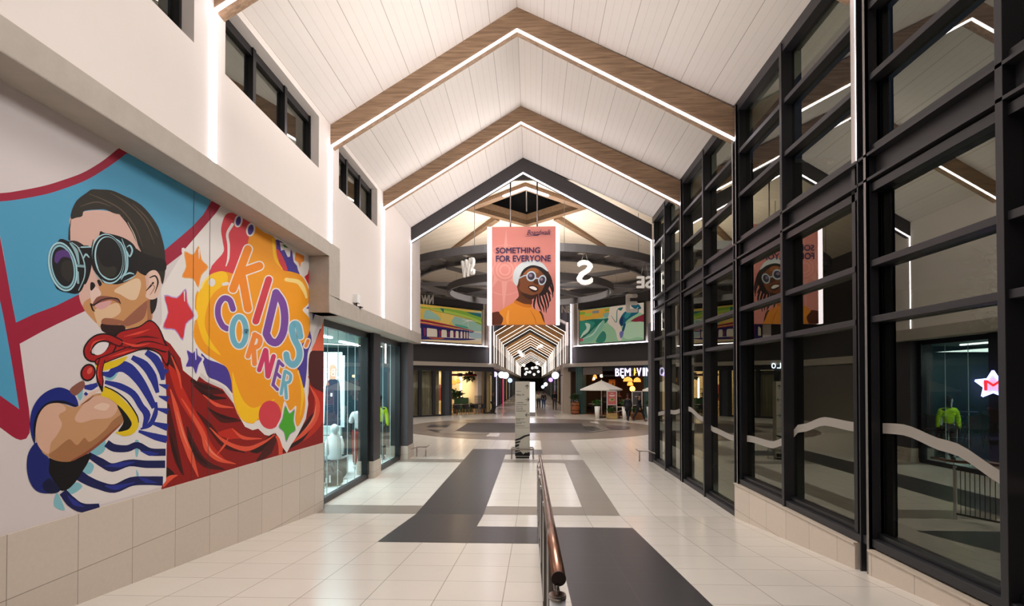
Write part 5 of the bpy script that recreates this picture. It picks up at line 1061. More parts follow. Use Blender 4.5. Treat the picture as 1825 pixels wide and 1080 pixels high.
# ================================================================ RESTAURANT BEHIND THE RIGHT WALL
def rp(side, s, z, off): return wallpt(side, s, z, off)
def room(side, nm, back, wall, ceil):
    b = MB(); n = Vector((side * D45, D45, 0))
    for s0, s1, o0, o1, z0, z1, m in ((0.2, 9.3, -5.6, -5.5, 0, 3.6, back), (.1, .2, -5.5, -.3, 0, 3.6, wall), (9.2, 9.3, -5.5, -.3, 0, 3.6, wall), (.1, 9.3, -5.5, -.1, 3.5, 3.6, ceil)):
        b.prism([rp(side, s0, z0, o0), rp(side, s1, z0, o0), rp(side, s1, z1, o0), rp(side, s0, z1, o0)], (0, 0, 0), n * -(o1 - o0), m)
    fl_ = [rp(side, .1, .003, -5.5), rp(side, 9.3, .003, -5.5), rp(side, 9.3, .003, -.2), rp(side, .1, .003, -.2)]; b.poly(fl_, mat('room_floor_' + nm, '#6b4a38' if side > 0 else '#b09a80', .4)); struct(b, 'wall_' + nm)
room(1, 'restaurant_interior', mat('rest_back', '#3a2418', .7, noise=.5, nscale=4), mat('rest_side', '#2a1a14', .7), mat('rest_ceiling', '#1c1614', .8))
room(-1, 'cafe_interior', mat('cafe_back', '#d8c49c', .7, noise=.1, nscale=2), mat('cafe_side', '#cbb894', .7), mat('cafe_ceiling', '#4a4038', .8))
def fs(side, px, off=0, z=2.0):
    lo, hi = -1.5, 9.5
    for _ in range(40):
        mid = (lo + hi) / 2
        if (proj(rp(side, mid, z, off))[0] < px) == (side > 0): lo = mid
        else: hi = mid
    return lo
teal = grid_mat('teal_tile', '#2c4a4c', .25, .12, .12, gw=.006, gcol='#7d9a98', axes=('X', 'Z'))
def pillar(side, s0, s1, off, z1, m, name, depth=.5):
    b = MB(); b.prism([rp(side, s0, 0, off), rp(side, s1, 0, off), rp(side, s1, z1, off), rp(side, s0, z1, off)], (0, 0, 0), Vector((side * D45, D45, 0)) * depth, m); return struct(b, name)
pillar(1, fs(1, 1026, .1), fs(1, 1037, .1), .1, 3.55, teal, 'wall_teal_pillar'); pillar(1, fs(1, 1148, .1), fs(1, 1161, .1), .1, 3.55, teal, 'wall_teal_pillar_far'); pillar(1, 7.6, 9.2, 0, 3.55, mat('shop_wall'), 'wall_restaurant_end')
b = MB(); b.box(2.42, 3.0, 41.9, 42.5, 0, 3.52, mat('stone_pillar', '#b5a592', .6, noise=.1)); b.box(2.4, 3.05, 44.6, 45.1, 0, 3.52, mat('stone_pillar')); struct(b, 'wall_stone_pillar')
# header panel and sign
b = MB(); b.prism([rp(1, 1.15, 2.95, 0), rp(1, 3.3, 2.95, 0), rp(1, 3.3, 3.5, 0), rp(1, 1.15, 3.5, 0)], (0, 0, 0), (.05, .05, 0), mat('header_grey', '#6f6862', .7)); b.prism([rp(1, 3.3, 2.8, 0), rp(1, 6.6, 2.8, 0), rp(1, 6.6, 2.92, 0), rp(1, 3.3, 2.92, 0)], (0, 0, 0), (.05, .05, 0), M['black']); struct(b, 'trim_restaurant')
g = thing('restaurant_sign', 'glowing white BEM VINDO sign above the restaurant with umbrellas', 'sign', rp(1, 3.3, 2.85, .12)); o = Vector(g.location)
U_ = Vector((D45, -D45, 0))
sgn = led_mat('sign_white', '#ddd2ff', 1.3)
def s_at(px):   # s along the right wall under a picture column
    lo, hi = 0, 9
    for _ in range(40):
        mid = (lo + hi) / 2
        if proj(rp(1, mid, 3, .12))[0] < px: lo = mid
        else: hi = mid
    return lo
for body, xa, xb in (('B', 1097, 1104.5), ('E', 1105.5, 1112), ('M', 1113.5, 1125.5), ('V', 1135, 1144), ('I', 1146, 1149.5), ('N', 1151.5, 1163), ('D', 1165.5, 1174), ('O', 1175.5, 1185.5)):
    t = MB(); sa, sb = s_at(xa), s_at(xb); text_into(t, body, 1, sgn, rp(1, sa, 2.82, .12) - o, U_, (0, 0, 1), fit=((sb - sa) * .86, .54), extrude=.03, bold=.008)
    t.build('letter', g)
t = MB(); c_ = rp(1, (s_at(1127) + s_at(1134)) / 2, 3.1, .12) - o; og = led_mat('sign_orange', '#ff9a3a', 3)
t.beam(c_ + Vector((0, 0, -.24)), c_ + Vector((.02, -.02, .26)), .06, .04, og)
for z in (-.12, 0, .12): t.beam(c_ + Vector((0, 0, z)), c_ + U_ * (.12 - z * .3) + Vector((0, 0, z + .08)), .04, .03, og)
t.build('orange_emblem', g)
# pendants
def pendant(s, off, z, r, kind, label, side=1):
    g = thing('pendant_lamp', label, 'pendant lamp', rp(side, s, z, off), group='warm pendant lamps of the restaurant' if side > 0 else 'lamps of the cafe')
    b = MB(); b.tube([(0, 0, 0), (0, 0, 3.5 - z)], .01, M['black'], 6); b.build('cord', g)
    b = MB()
    if kind == 'dome':
        mt_ = mat('rattan_glow', '#d98a3a', .7, emit=1.6); b.lathe([(r, -.28), (r * .98, -.16), (r * .8, -.04), (r * .4, .04), (.03, .07)], (0, 0, 0), mt_, 18); b.lathe([(r, -.28), (r * 1.02, -.25)], (0, 0, 0), mat('rattan_rim', '#8a4a1c', .7), 18)
    else: b.ball((0, 0, -r), r, r, r, mat('bulb_' + kind, {'warm': '#ffd9a0', 'pink': '#ffc0b0', 'amber': '#ffa040'}[kind], emit=5), 12, 8)
    b.build('lamp_shade', g)
for i, (px, py, off, r, kd, tx_) in enumerate(((1119, 676, -.7, .33, 'dome', 'wide woven dome pendant lamp below the letter M of the sign'), (1135.5, 677, -1.0, .26, 'dome', 'woven dome pendant lamp right of the widest one'), (1123, 683.5, -2.2, .22, 'dome', 'flat woven pendant lamp low behind the widest one'), (1127, 690.5, -1.6, .2, 'amber', 'round amber lamp glowing lowest above the walkers'),
    (1072, 669.5, -.6, .12, 'warm', 'small bulb pendant above the umbrella top'), (1058.5, 675, -1.4, .1, 'pink', 'small pink bulb pendant left of the umbrella top'), (1043, 675, -2.8, .22, 'dome', 'woven pendant lamp nearest the teal pillar'), (1060, 671, -3, .18, 'dome', 'small woven pendant at the back near the pink bulb'), (1110, 672, -3.2, .1, 'warm', 'small bulb at the back under the letter E'))):
    lo, hi = 0, 9
    for _ in range(40):
        mid = (lo + hi) / 2
        if proj(rp(1, mid, 3, off))[0] < px: lo = mid
        else: hi = mid
    y = rp(1, lo, 0, off).y; z = onY(px, py, y).z; pendant(lo, off, z + .1, r, kd, tx_)
# bar shelf with bottles, tables
g = thing('bar_shelf', 'dark bar shelving with lit orange back at the rear of the restaurant', 'shelving', rp(1, fs(1, 1052, -4.9), 0, -4.9), rz=-PI / 4)
b = MB()
for z in (.9, 1.3, 1.7, 2.1, 2.5): b.box(-1.4, 2.6, -.3, 0, z, z + .04, mat('shelf_wood', '#4a2a18', .5))
for x in (-1.4, 0, 1.3, 2.6): b.box(x - .03, x + .03, -.3, 0, 0, 2.6, mat('shelf_wood'))
b.box(-1.4, 2.6, -.32, 0, 0, .9, mat('shelf_wood')); b.build('frame', g); b = MB(); b.box(-1.4, 2.6, .0, .02, .9, 2.6, mat('shelf_glow', '#b05a1c', .6, emit=.35)); b.build('lit_back', g)
bot = []
rnd = random.Random(3); bc = ['#3a5a2a', '#7a4a1a', '#c8a060', '#5a1a1a', '#d8d0c0', '#2a3a4a']
base = rp(1, fs(1, 1052, -4.9), 0, -4.9)
for i in range(36):
    sh_ = i // 9; x = -1.25 + (i % 9) * .43 + rnd.uniform(-.05, .05); z = (.94, 1.34, 1.74, 2.14)[sh_]
    b = MB(); b.lathe([(.04, 0), (.042, .18), (.015, .24), (.014, .3), (.0, .3)], (0, 0, 0), mat('bottle_' + bc[i % 6].lstrip('#'), bc[i % 6], .2), 8)
    c_ = Matrix.Rotation(-PI / 4, 3, 'Z') @ Vector((x, -.15, 0)); tag(b.build('bottle', loc=base + c_ + Vector((0, 0, z))), 'small bottle on the lit bar shelves at the back of the restaurant', 'bottle', 'bottles on the bar shelves')
def table(loc, r, h_, top, leg, label, grp, rz=0):
    g = thing('table', label, 'table', loc, rz, grp); b = MB(); b.lathe([(r, 0), (r, .03)], (0, 0, h_ - .03), top, 20, False); b.build('tabletop', g); b = MB(); b.tube([(0, 0, 0), (0, 0, h_ - .03)], .03, leg, 8); b.lathe([(.22, 0), (.2, .02), (.04, .03)], (0, 0, 0), leg, 14); b.build('pedestal', g); return g
def chair(loc, rz, shell, leg, label, grp, cat='chair'):
    g = thing('cafe_chair', label, cat, loc, rz, grp)
    b = MB(); b.lathe([(.0, .02), (.17, .0), (.22, .03), (.23, .06), (.2, .04), (.0, .045)], (0, 0, .43), shell, 16); b.build('seat', g)
    b = MB(); n = 8; vs = []
    for i in range(n + 1):
        t = PI * (.12 + .76 * i / n); c, s = math.cos(t), math.sin(t)
        for r, z in ((.21, .46), (.235, .8), (.21, .8), (.19, .46)): vs.append((r * c, r * s + .02, z - (.06 * abs(c) if z > .6 else 0)))
    b.add(vs, [(4 * i + j, 4 * i + (j + 1) % 4, 4 * i + 4 + (j + 1) % 4, 4 * i + 4 + j) for i in range(n) for j in range(4)] + [(0, 1, 2, 3), (4 * n + 3, 4 * n + 2, 4 * n + 1, 4 * n)], shell, False); b.build('backrest', g)
    for sx in (-1, 1):
        for sy in (-1, 1): b = MB(); b.tube([(sx * .13, sy * .13, .44), (sx * .2, sy * .2, 0)], [.014, .01], leg, 6); b.build('leg', g)
    return g
wht = mat('white_shell', '#d6d4d0', .5); blk = mat('black_shell', '#17171a', .5); lw = mat('chair_leg_wood', '#b07a48', .5); bl = M['black']
for i, (px, py) in enumerate(((1103, 744), (1055, 739.5), (1094, 740), (1125, 744))):
    p = gp(px, py); 
    if i != 0: table((p.x + .3, p.y + 2.2, 0), .36, .74, mat('table_pale', '#a8a29a', .4), bl, ('pale round table inside the restaurant, leftmost', 'pale round table inside the restaurant, behind the pink poster', 'pale round table inside the restaurant, behind the walkers')[i - 1], 'round tables of the restaurant')
table(tuple(gp(1103.5, 744.5)), .38, .74, wht, bl, 'white round table between the two poster stands', 'white outdoor tables')
for px, py, rz, t in ((1098, 745.5, .6, 'white shell chair left of the white round table'), (1110, 744, -1, 'white shell chair right of the white round table')): p = gp(px, py); chair((p.x, p.y - .1, 0), rz, wht, bl, t, 'white shell chairs')
for i, (px, py) in enumerate(((1047, 737), (1054, 736.5), (1062, 738))): p = gp(px, py); chair((p.x + .4, p.y + 1.6, 0), i * 1.3, blk, bl, ('dark chair inside the restaurant nearest the teal pillar', 'dark chair inside the restaurant behind the left white planter', 'dark chair inside the restaurant behind the umbrella pole')[i], 'dark chairs of the restaurant')
# planters, barrel, stands, umbrellas
def tall_planter(px, py, label):
    p = gp(px, py); g = thing('potted_plant', label, 'potted plant', p, group='tall white planters'); b = MB(); b.lathe([(.12, 0), (.19, .82), (.165, .82), (.16, .76), (0, .76)], (0, 0, 0), mat('planter_white', '#e6e2de', .35), 20); b.build('planter', g)
    b = MB(); leaves(b, (0, 0, .98), .26, 70, .3, M['green'], seed=int(px)); b.build('foliage', g)
tall_planter(1064.5, 746.3, 'tall white planter with a leafy shrub left of the umbrella pole'); tall_planter(1113.5, 747.6, 'tall white planter partly hidden behind the dark navy coat'); tall_planter(1157.5, 747.6, 'tall white planter at the edge of the glass wall')
p = gp(1025, 738.4); g = thing('barrel_planter', 'wooden wine barrel with iron hoops planted with greenery beside the teal pillar', 'potted plant', p); b = MB()
b.lathe([(.27, 0), (.31, .2), (.33, .45), (.31, .72), (.27, .93), (.25, .93), (.25, .86), (0, .86)], (0, 0, 0), wood_mat('barrel_wood', '#a8622e', '#6a3416', 2), 22); b.build('barrel', g)
for z, r in ((.06, .288), (.28, .325), (.64, .322), (.86, .288)): b = MB(); b.lathe([(r, 0), (r + .003, .05)], (0, 0, z), M['black'], 22); b.build('hoop', g)
b = MB(); leaves(b, (0, 0, 1.15), .3, 80, .4, M['green2'], seed=4, up=.9); leaves(b, (0, 0, 1.0), .28, 14, .2, mat('petal_white', '#e8e4e0', .6), seed=9); b.build('foliage', g)
def poster_stand(px, py, w, label, pcol, boxcol, art):
    p = gp(px, py); g = thing('poster_stand', label, 'sign stand', p); b = MB(); b.box(-w, w, -.16, .16, .03, .38, wood_mat('box_' + boxcol.lstrip('#'), boxcol, '#7a5a34', 0)); b.build('planter_box', g, bevel=.01)
    b = MB()
    for x in (-w + .03, w - .03): b.box(x - .025, x + .025, -.03, .03, .3, 1.82, M['pale'])
    b.box(-w, w, -.03, .03, 1.78, 1.83, M['pale']); b.box(-w, w, -.03, .03, .9, .94, M['pale']); b.build('frame', g)
    b = MB(); b.box(-w + .05, w - .05, -.015, .015, .94, 1.78, mat('poster_' + pcol.lstrip('#'), pcol, .5))
    for c, pts in art: b.poly([(x * w, -.017 - .0004 * len(b.f), z) for x, z in pts], mat('poster_' + c.lstrip('#'), c, .6))
    b.build('poster', g); b = MB(); leaves(b, (-w * .4, 0, .55), .2, 50, .26, M['green'], seed=int(px)); leaves(b, (w * .4, 0, .55), .2, 50, .26, M['green2'], seed=int(px) + 1); b.build('foliage', g)
dish = [('#efe8dc', [(-.5, 1.52), (.6, 1.52), (.6, 1.56), (-.5, 1.56)]), ('#efe8dc', [(-.3, 1.46), (.4, 1.46), (.4, 1.48), (-.3, 1.48)]), ('#b9a06a', [(x * 1.0, z) for x, z in ell(0, 1.25, .55, .1)]), ('#5a6a34', [(x, z) for x, z in ell(.05, 1.27, .3, .055)]), ('#efe8dc', [(-.3, 1.66), (.3, 1.66), (.3, 1.68), (-.3, 1.68)])]
poster_stand(1090.5, 746.8, .34, 'pink food poster in a pale frame above a light wooden planter box', '#b85f5c', '#c0a468', dish)
poster_stand(1135.5, 748.0, .34, 'dark grey poster in a pale frame above a brown planter box, behind the striding walker', '#4a4448', '#8a4a28', [('#b8b0ac', [(-.4, 1.45), (.5, 1.5), (.4, 1.52), (-.4, 1.5)])])
def umbrella(x, y, label, R=1.5, z0=1.92, z1=2.52):
    g = thing('market_umbrella', label, 'umbrella', (x, y, 0), .2, 'white market umbrellas'); cm = mat('canopy_cream', '#dcd6cc', .8); b = MB(); n = 8; vs = [(0, 0, z1)]
    for k_ in range(n): a_ = 2 * PI * k_ / n; vs.append((R * math.cos(a_), R * math.sin(a_), z0))
    b.add(vs, [(0, 1 + k_, 1 + (k_ + 1) % n) for k_ in range(n)], cm); b.add([(v_[0], v_[1], v_[2]) for v_ in vs[1:]] + [(v_[0], v_[1], v_[2] - .08) for v_ in vs[1:]], [(k_, (k_ + 1) % n, n + (k_ + 1) % n, n + k_) for k_ in range(n)], cm); b.build('canopy', g)
    b = MB(); b.tube([(0, 0, .06), (0, 0, z1 + .05)], .028, M['duct'], 10); b.build('pole', g)
    for k_ in range(n): a_ = 2 * PI * k_ / n; b = MB(); b.tube([(0, 0, z1 - .03), (R * .97 * math.cos(a_), R * .97 * math.sin(a_), z0 - .01)], .01, M['pale'], 6); b.build('rib', g)
    b = MB(); b.box(-.3, .3, -.3, .3, 0, .06, M['black']); b.build('base_plate', g)
p = gp(1072, 744); umbrella(p.x, p.y, 'white market umbrella over the left white planter'); umbrella(8.2, 33.4, 'white market umbrella seen through the glass wall, right of the poster stands')
# ================================================================ CAFE BEHIND THE LEFT WALL
w = thing('window_20', None, None, kind='structure'); f = MB()
def lp(s, z, off=0): return wallpt(-1, s, z, off)
def lbox(mb, s0, s1, z0, z1, o0, o1, m): mb.prism([lp(s0, z0, o0), lp(s1, z0, o0), lp(s1, z1, o0), lp(s0, z1, o0)], (0, 0, 0), Vector((-D45, D45, 0)) * (o0 - o1), m)
for s in (4.75, 5.55, 6.7, 7.9, 9.2): lbox(f, s - .13, s + .13, 0, 3.3, .02, -.1, M['dark'])
for s in (.05, .84, 4.1): lbox(f, s - .1, s + .1, 0, 3.3, .02, -.1, M['dark'])
lbox(f, 4.2, 4.65, 0, 3.3, 0, -.08, mat('post_blue_grey', '#3a4048', .4)); lbox(f, 0, 9.2, 3.2, 3.56, .03, -.1, M['dark']); lbox(f, 4.7, 9.2, 0, .12, .02, -.1, M['dark']); lbox(f, 0, .9, 0, .1, .02, -.1, M['dark']); f.build('door_frame', w)
for s0, s1 in ((4.88, 5.42), (5.68, 6.57), (6.83, 7.77), (8.03, 9.07), (.1, .75)): b = MB(); lbox(b, s0, s1, .1, 3.22, -.03, -.045, M['cafeglass']); b.build('pane', w)
b = MB()
for i in range(44): s = 4.85 + i * .1; b.tube([lp(s, .1, -.5 + .04 * (i % 2)), lp(s, 3.2, -.5 + .04 * (i % 2))], .055, mat('beige_curtain', '#b7a88e', .8), 6)
b.build('curtain')['kind'] = 'structure'; bpy.data.objects['curtain'].name = 'wall_curtain_lining'
b = MB(); c0, c1 = fs(-1, 862, -1.2), fs(-1, 851.5, -1.2); lbox(b, c0, c1, 0, 3.5, -1.2, -1.6, M['white']); lbox(b, c0 - .01, c1 + .01, 0, 1.35, -1.19, -1.61, grid_mat('pattern_tile', '#8a8078', .5, .14, .14, gcol='#d8d0c8', gw=.02, axes=('X', 'Z'))); struct(b, 'wall_cafe_pillar')
def lthing(name, label, cat, s, off, z=0, group=None, rz=PI / 4): return thing(name, label, cat, lp(s, z, off), rz, group)
g = lthing('bench', 'long dark green upholstered bench inside the left cafe', 'bench', fs(-1, 836, -2.6), -2.6); b = MB(); gb = mat('bench_green', '#2f5a48', .7); b.box(-1.2, 1.2, -.3, .3, 0, .45, gb); b.build('seat', g, bevel=.02); b = MB(); b.box(-1.2, 1.2, .3, .42, 0, 1.15, gb); b.build('backrest', g, bevel=.02)
g = lthing('pendant_plant', 'fern hanging from a cord inside the left cafe', 'hanging plant', fs(-1, 838, -2.0), -2.0, 2.75); b = MB(); leaves(b, (0, 0, 0), .3, 90, .6, M['green2'], seed=5, up=0); b.build('foliage', g); b = MB(); b.tube([(0, 0, 0), (0, 0, .75)], .01, bl, 6); b.build('cord', g)
g = lthing('gold_ornament', 'glowing golden column ornament on the counter of the left cafe', 'ornament', fs(-1, 839, -2.9), -2.9, 1.15); b = MB(); b.lathe([(.14, 0), (.1, .1), (.12, .5), (.07, .6), (.1, .8), (.03, 1.0), (.0, 1.05)], (0, 0, 0), mat('gold_glow', '#f0b840', .3, .3, emit=1.2), 14); b.build('column', g)
g = lthing('potted_plant', 'broad leaved plant in the corner of the left cafe opening', 'potted plant', fs(-1, 812, -1.75), -1.75); b = MB(); b.lathe([(.2, 0), (.26, .5), (.22, .5), (0, .45)], (0, 0, 0), M['black'], 16); b.build('planter', g); b = MB(); leaves(b, (0, 0, 1.2), .5, 60, .7, M['green2'], seed=8, up=.5); b.tube([(0, 0, .4), (0, 0, 1.2)], .02, M['green2'], 6); b.build('foliage', g)
g = lthing('potted_plant', 'feathery palm behind the green bench of the left cafe', 'potted plant', fs(-1, 826, -4.6), -4.6); b = MB(); b.lathe([(.2, 0), (.26, .6), (.22, .6), (0, .5)], (0, 0, 0), M['black'], 16); b.build('planter', g); b = MB(); leaves(b, (0, 0, 1.5), .7, 110, .7, M['green'], seed=11, up=.6); b.build('foliage', g)
g = lthing('duct_pipe', 'red service pipe with a bend under the ceiling of the left cafe', 'pipe', fs(-1, 828, -1.4), -1.4, 2.95); b = MB(); rp_ = mat('pipe_red', '#7c1c1c', .4); b.tube([(-1.5, 0, 0), (1.3, 0, 0), (1.42, 0, .06), (1.48, 0, .2), (1.48, 0, .55)], .08, rp_, 12); b.build('pipe', g); b = MB(); b.box(-.6, -.3, -.12, .12, -.12, .14, bl); b.build('junction_box', g)
g = lthing('wall_lamp_strip', 'white vertical lamp strip inside the left cafe', 'lamp', fs(-1, 821.5, -3.2), -3.2, .9); b = MB(); b.box(-.05, .05, -.04, .04, 0, 1.9, led_mat('cafe_led', '#ffe8c8', 9)); b.build('diffuser', g)
for i, (s, off, z, r) in enumerate(((fs(-1, 808, -1.6), -1.6, 2.5, .2), (fs(-1, 816, -1.9), -1.9, 2.6, .24), (fs(-1, 846, -3.4), -3.4, 2.2, .12))): pendant(s, off, z, r, 'warm' if i == 2 else 'dome', ('woven lamp at the left end of the cafe opening', 'wide woven lamp beside the red pipe', 'round warm bulb right of the hanging fern')[i], side=-1)
b = MB(); lbox(b, 3.5, 3.9, .0, 3.4, -3.9, -4.0, mat('panel_green', '#2b5a48', .6)); lbox(b, 1.6, 2.0, .9, 2.2, -4.6, -4.7, mat('panel_red', '#7c2a22', .6)); struct(b, 'wall_cafe_panels')
ct = 0; side_t = ['at the cafe\'s left end', 'left of the cafe\'s middle', 'at the cafe\'s right end', 'right of the cafe\'s middle']
for i, s in enumerate((3.75, 2.95, 2.1, 1.35)):
    q = lp(s, 0, -.35); g = thing('table', 'slim dark table ' + side_t[(0, 1, 3, 2)[i]], 'table', q, PI / 4, 'dark tables of the left cafe'); b = MB(); b.box(-.36, .36, -.34, .34, .72, .75, mat('table_dark', '#3a302a', .5)); b.build('tabletop', g)
    for sx in (-1, 1):
        for sy in (-1, 1): b = MB(); b.tube([(sx * .32, sy * .3, 0), (sx * .32, sy * .3, .72)], .014, bl, 6); b.build('leg', g)
    for j, of in enumerate((.22, -.95)):
        q = lp(s - .05, 0, of); chair(tuple(q), PI / 4 + (PI if j == 0 else 0), blk, lw, ('black shell chair with wooden legs before the table ' if j == 0 else 'black shell chair with wooden legs behind the table ') + side_t[(0, 1, 3, 2)[i]], 'black shell chairs of the left cafe')
# lit sign of letters on the left wall, read backwards in the glass wall
g = thing('wall_sign', 'lit letters YLO on the left atrium wall, seen mirrored in the glass wall', 'sign', lp(8.7, 3.3, .3)); o = Vector(g.location)
for i, ch in enumerate('YLO'): t = MB(); text_into(t, ch, 1, led_mat('sign_blue', '#cfe4ff', 6), Vector((.36 * i * D45, .36 * i * D45, 0)), (D45, D45, 0), (0, 0, 1), fit=(.26, .34), extrude=.02, bold=.02); t.build('letter', g)
# ================================================================ CORRIDOR FRONTAGES
k_ = 0
for side, x in ((-1, KX0), (1, KX1)):
    s = side; xf = x + s * .46
    for i in range(22):
        y = 43.2 + i * 3.2 + (i * i) * .09; idx = 30 + k_; k_ += 1
        wd_ = 2.6; w = thing('window_%d' % idx, None, None, kind='structure'); f = MB()
        for yy in (y, y + wd_): f.box(xf - .08, xf + .08, yy - .06, yy + .06, 0, 3.3, M['black'])
        f.box(xf - .08, xf + .08, y, y + wd_, 3.1, 3.4, M['black']); f.build('window_frame', w)
        c_ = ('#c8a468', '#20242c', '#e0dce8', '#2a2e3a', '#30343c', '#d8c8a8', '#262a34')[(i + (2 if side > 0 else 0)) % 7]; e = 0 if c_[1] in '23' else .55
        b = MB(); b.box(xf + s * .0, xf + s * .02, y, y + wd_, .1, 3.1, mat('shopfront_' + c_.lstrip('#'), c_, .25, emit=e)); b.build('pane', w)
b = MB(); b.box(KX0 + .25, KX0 + .33, 49.6, 50.0, .1, 3.2, mat('pink_strip', '#c83a5c', .5, emit=.8)); tag(b.build('banner_strip'), 'narrow pink vertical banner on the left side of the corridor', 'banner')
def blade(px, py, y, r, col, label, lit=2.2):
    q = onY(px, py, y); s = -1 if q.x < 0 else 1; g = thing('round_sign', label, 'sign', q, group='round lit blade signs'); b = MB()
    b.prism([(r * math.cos(t), 0, r * math.sin(t)) for t in [2 * PI * i / 24 for i in range(24)]], (0, -.08, 0), (0, .08, 0), led_mat('blade_' + col.lstrip('#'), col, lit)); b.build('light_disc', g)
    b = MB(); b.beam((s * r, 0, 0), (s * (abs((KX1 if s > 0 else KX0) + s * .5) - abs(q.x)), 0, 0), .05, .05, bl); b.build('bracket', g)
blade(894, 668, 43.2, .26, '#e8ecff', 'round white lit sign at the left corner of the corridor'); blade(901, 669, 44.6, .27, '#f4f4ff', 'second round white lit sign just behind the left one'); blade(989.7, 669, 43.0, .28, '#e8ecff', 'round white lit sign at the right corner of the corridor')
blade(972.5, 685, 62, .22, '#f0f2ff', 'smaller round white sign further down the right side'); blade(967.5, 689.5, 75, .22, '#cfe0ff', 'bluish small round sign furthest down the right side'); blade(882, 667, 42.6, .2, '#b090f0', 'violet lit sign at the edge of the left cafe', 2.5); blade(909, 678, 52, .22, '#8fb0f0', 'blue round sign down the left side', 1.6)
blade(981.5, 677, 52, .2, '#a070f0', 'violet sign down the right side', 2.5)
def star_lamp(px, py, y, r, i):
    q = onY(px, py, y); g = thing('star_pendant', 'white petalled cluster lamp hanging in the corridor, number %s from the atrium' % ordn[i], 'pendant lamp', q, group='petalled lamps of the corridor'); g['label'] = 'white petalled cluster lamp hanging in the corridor, %s from the atrium' % ordn[i]
    b = MB(); rnd = random.Random(i); m = led_mat('petal_light', '#fff6ea', 2.2)
    for k in range(26):
        t = rnd.uniform(0, 2 * PI); ph = rnd.uniform(-.9, .9); d = Vector((math.cos(t) * math.cos(ph), math.sin(t) * math.cos(ph), math.sin(ph) * .7)); s = d.cross(Vector((0, 0, 1))).normalized() * r * .16; c = d * r
        b.add([d * r * .15, d * r * .6 + s, c, d * r * .6 - s], [(0, 1, 2, 3)], m)
    b.build('petals', g); b = MB(); b.tube([(0, 0, 0), (0, 0, KZ + .02 - abs(q.x - KA) * .571 - q.z)], .01, bl, 6); b.build('cord', g)
for i, (px, py, y, r) in enumerate(((962, 618, 60.5, .52), (926, 627, 60.5, .42), (931, 633, 65.5, .46), (958.5, 647.5, 77.8, .5), (933, 651, 77.8, .42), (955.5, 655, 92, .5), (938, 657.5, 92, .45), (939.5, 663, 113, .5))): star_lamp(px, py, y, r, i)
b = MB(); b.box(-2.5, 2.1, 139, 139.4, 3.4, 6.2, mat('end_bulkhead', '#3a3a40', .6)); struct(b, 'wall_corridor_bulkhead')
for i, (x, z) in enumerate(((-1.6, 4.4), (-.5, 4.9), (.55, 4.3), (1.6, 5.0), (.1, 5.9))):
    b = MB(); b.ball((0, 0, 0), .34, .3, .34, led_mat('far_globe', '#f6f2ea', 1.0), 12, 8); b.tube([(0, 0, .4), (0, 0, KZ + .02 - abs(x - KA) * .571 - z)], .02, bl, 6); tag(b.build('globe_lamp', loc=(x, 134, z)), 'pale globe lamp at the far end of the corridor, %s' % ('leftmost', 'second from the left', 'right of centre', 'rightmost', 'topmost')[i], 'lamp', 'globe lamps at the corridor end')
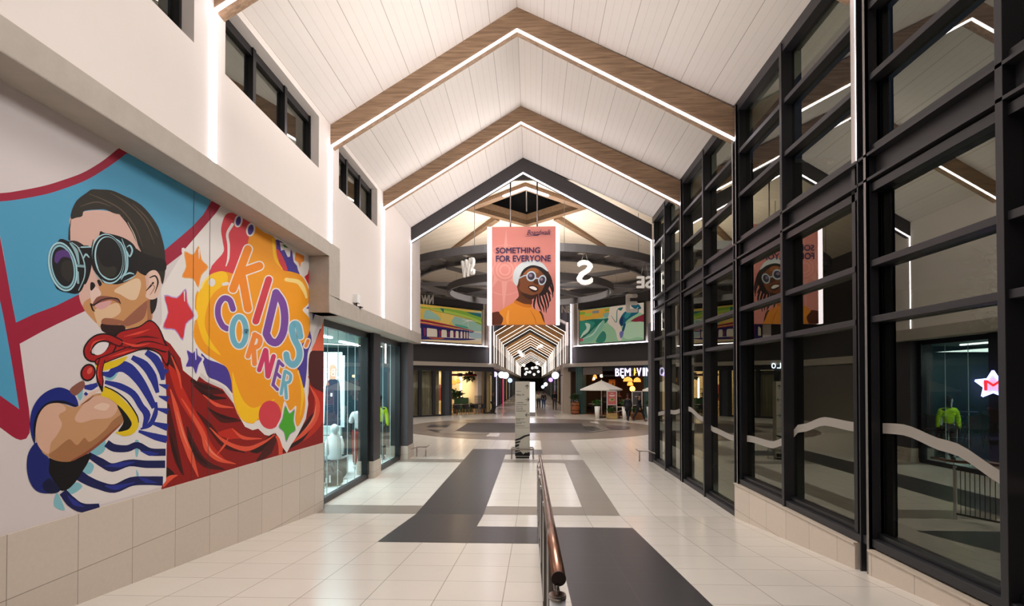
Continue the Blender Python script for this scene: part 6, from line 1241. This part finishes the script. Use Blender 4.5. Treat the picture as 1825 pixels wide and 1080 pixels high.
# ================================================================ TERRACE OUTSIDE THE GLASS WALL
red = mat('red_shell', '#8c1418', .45)
for i, (x, y, rz, t) in enumerate(((9.0, 12.4, .3, 'nearest the glass'), (10.3, 12.9, 2.8, 'facing the nearest one across the table'), (10.9, 14.4, .5, 'in the middle of the terrace'), (12.4, 15.0, 2.6, 'right of the middle'), (13.4, 16.0, .2, 'deepest on the terrace'))): chair((x, y, .874), rz, red, red, 'red terrace chair seen through the glass, ' + t, 'red chairs on the terrace')
for i, (x, y, t) in enumerate(((9.8, 13.3, 'nearest the glass'), (11.5, 15.0, 'further out'))): table((x, y, .874), .42, .74, mat('terrace_table', '#5a2a20', .4), bl, 'dark red round terrace table, ' + t, 'terrace tables')
b = MB(); b.box(5, 26, 16.6, 16.8, .874, 7, mat('outer_wall', '#1b1a1a', .8)); struct(b, 'wall_terrace')
p = onY(1770, 686, 16.3); g = thing('star_sign', 'violet neon star sign with a red letter M outside the glass wall', 'sign', p, -.6); b = MB(); R_ = .42
st = [(R_ * (1 if i % 2 == 0 else .5) * math.cos(PI / 2 + i * PI / 5), R_ * (1 if i % 2 == 0 else .5) * math.sin(PI / 2 + i * PI / 5)) for i in range(10)]
for i in range(10): a_, c_ = st[i], st[(i + 1) % 10]; b.tube([(a_[0], 0, a_[1]), (c_[0], 0, c_[1])], .028, led_mat('neon_violet', '#8f9cff', 9), 8)
b.build('neon_outline', g); b = MB(); b.prism([(x * .92, .04, z * .92) for x, z in st], (0, 0, 0), (0, .05, 0), mat('star_back', '#e4dce8', .5, emit=.8)); b.build('back_panel', g)
t = MB(); text_into(t, 'M', 1, led_mat('neon_red', '#e01820', 4), (-.2, -.03, -.16), (1, 0, 0), (0, 0, 1), fit=(.4, .3), extrude=.015, bold=.01); t.build('letter', g); b = MB(); b.tube([(0, .06, 0), (0, .3, 0)], .02, bl, 6); b.build('bracket', g)
g = thing('tree', 'dark leafy tree on the terrace outside the glass wall', 'tree', (8.2, 9.2, .874)); b = MB(); b.tube([(0, 0, 0), (.05, 0, 1.2), (-.05, .1, 2.2)], [.09, .07, .05], mat('bark', '#2a1c14', .9), 8); b.build('trunk', g); b = MB(); leaves(b, (0, 0, 3.0), 1.4, 380, .42, M['green2'], seed=21, up=0); b.build('foliage', g)
for i, (x, y) in enumerate(()):
    b = MB(); b.ball((0, 0, 0), .1, .1, .1, led_mat('terrace_bulb', '#ffe0b0', 6), 10, 8); b.tube([(0, 0, .08), (0, 0, 1.6)], .008, bl, 6); tag(b.build('terrace_lamp', loc=(x, y, 3.6)), 'small warm bulb hanging outside the glass wall, ' + ('nearer one' if i == 0 else 'further one'), 'lamp', 'terrace bulbs')
b = MB()
b.prism([(4.1, 0, 5.05), (18, 0, 5.3), (18, 0, 5.4), (4.1, 0, 5.15)], (0, -3, 0), (0, 17, 0), mat('canopy_dark', '#1a1a1a', .8)); struct(b, 'ceiling_terrace')
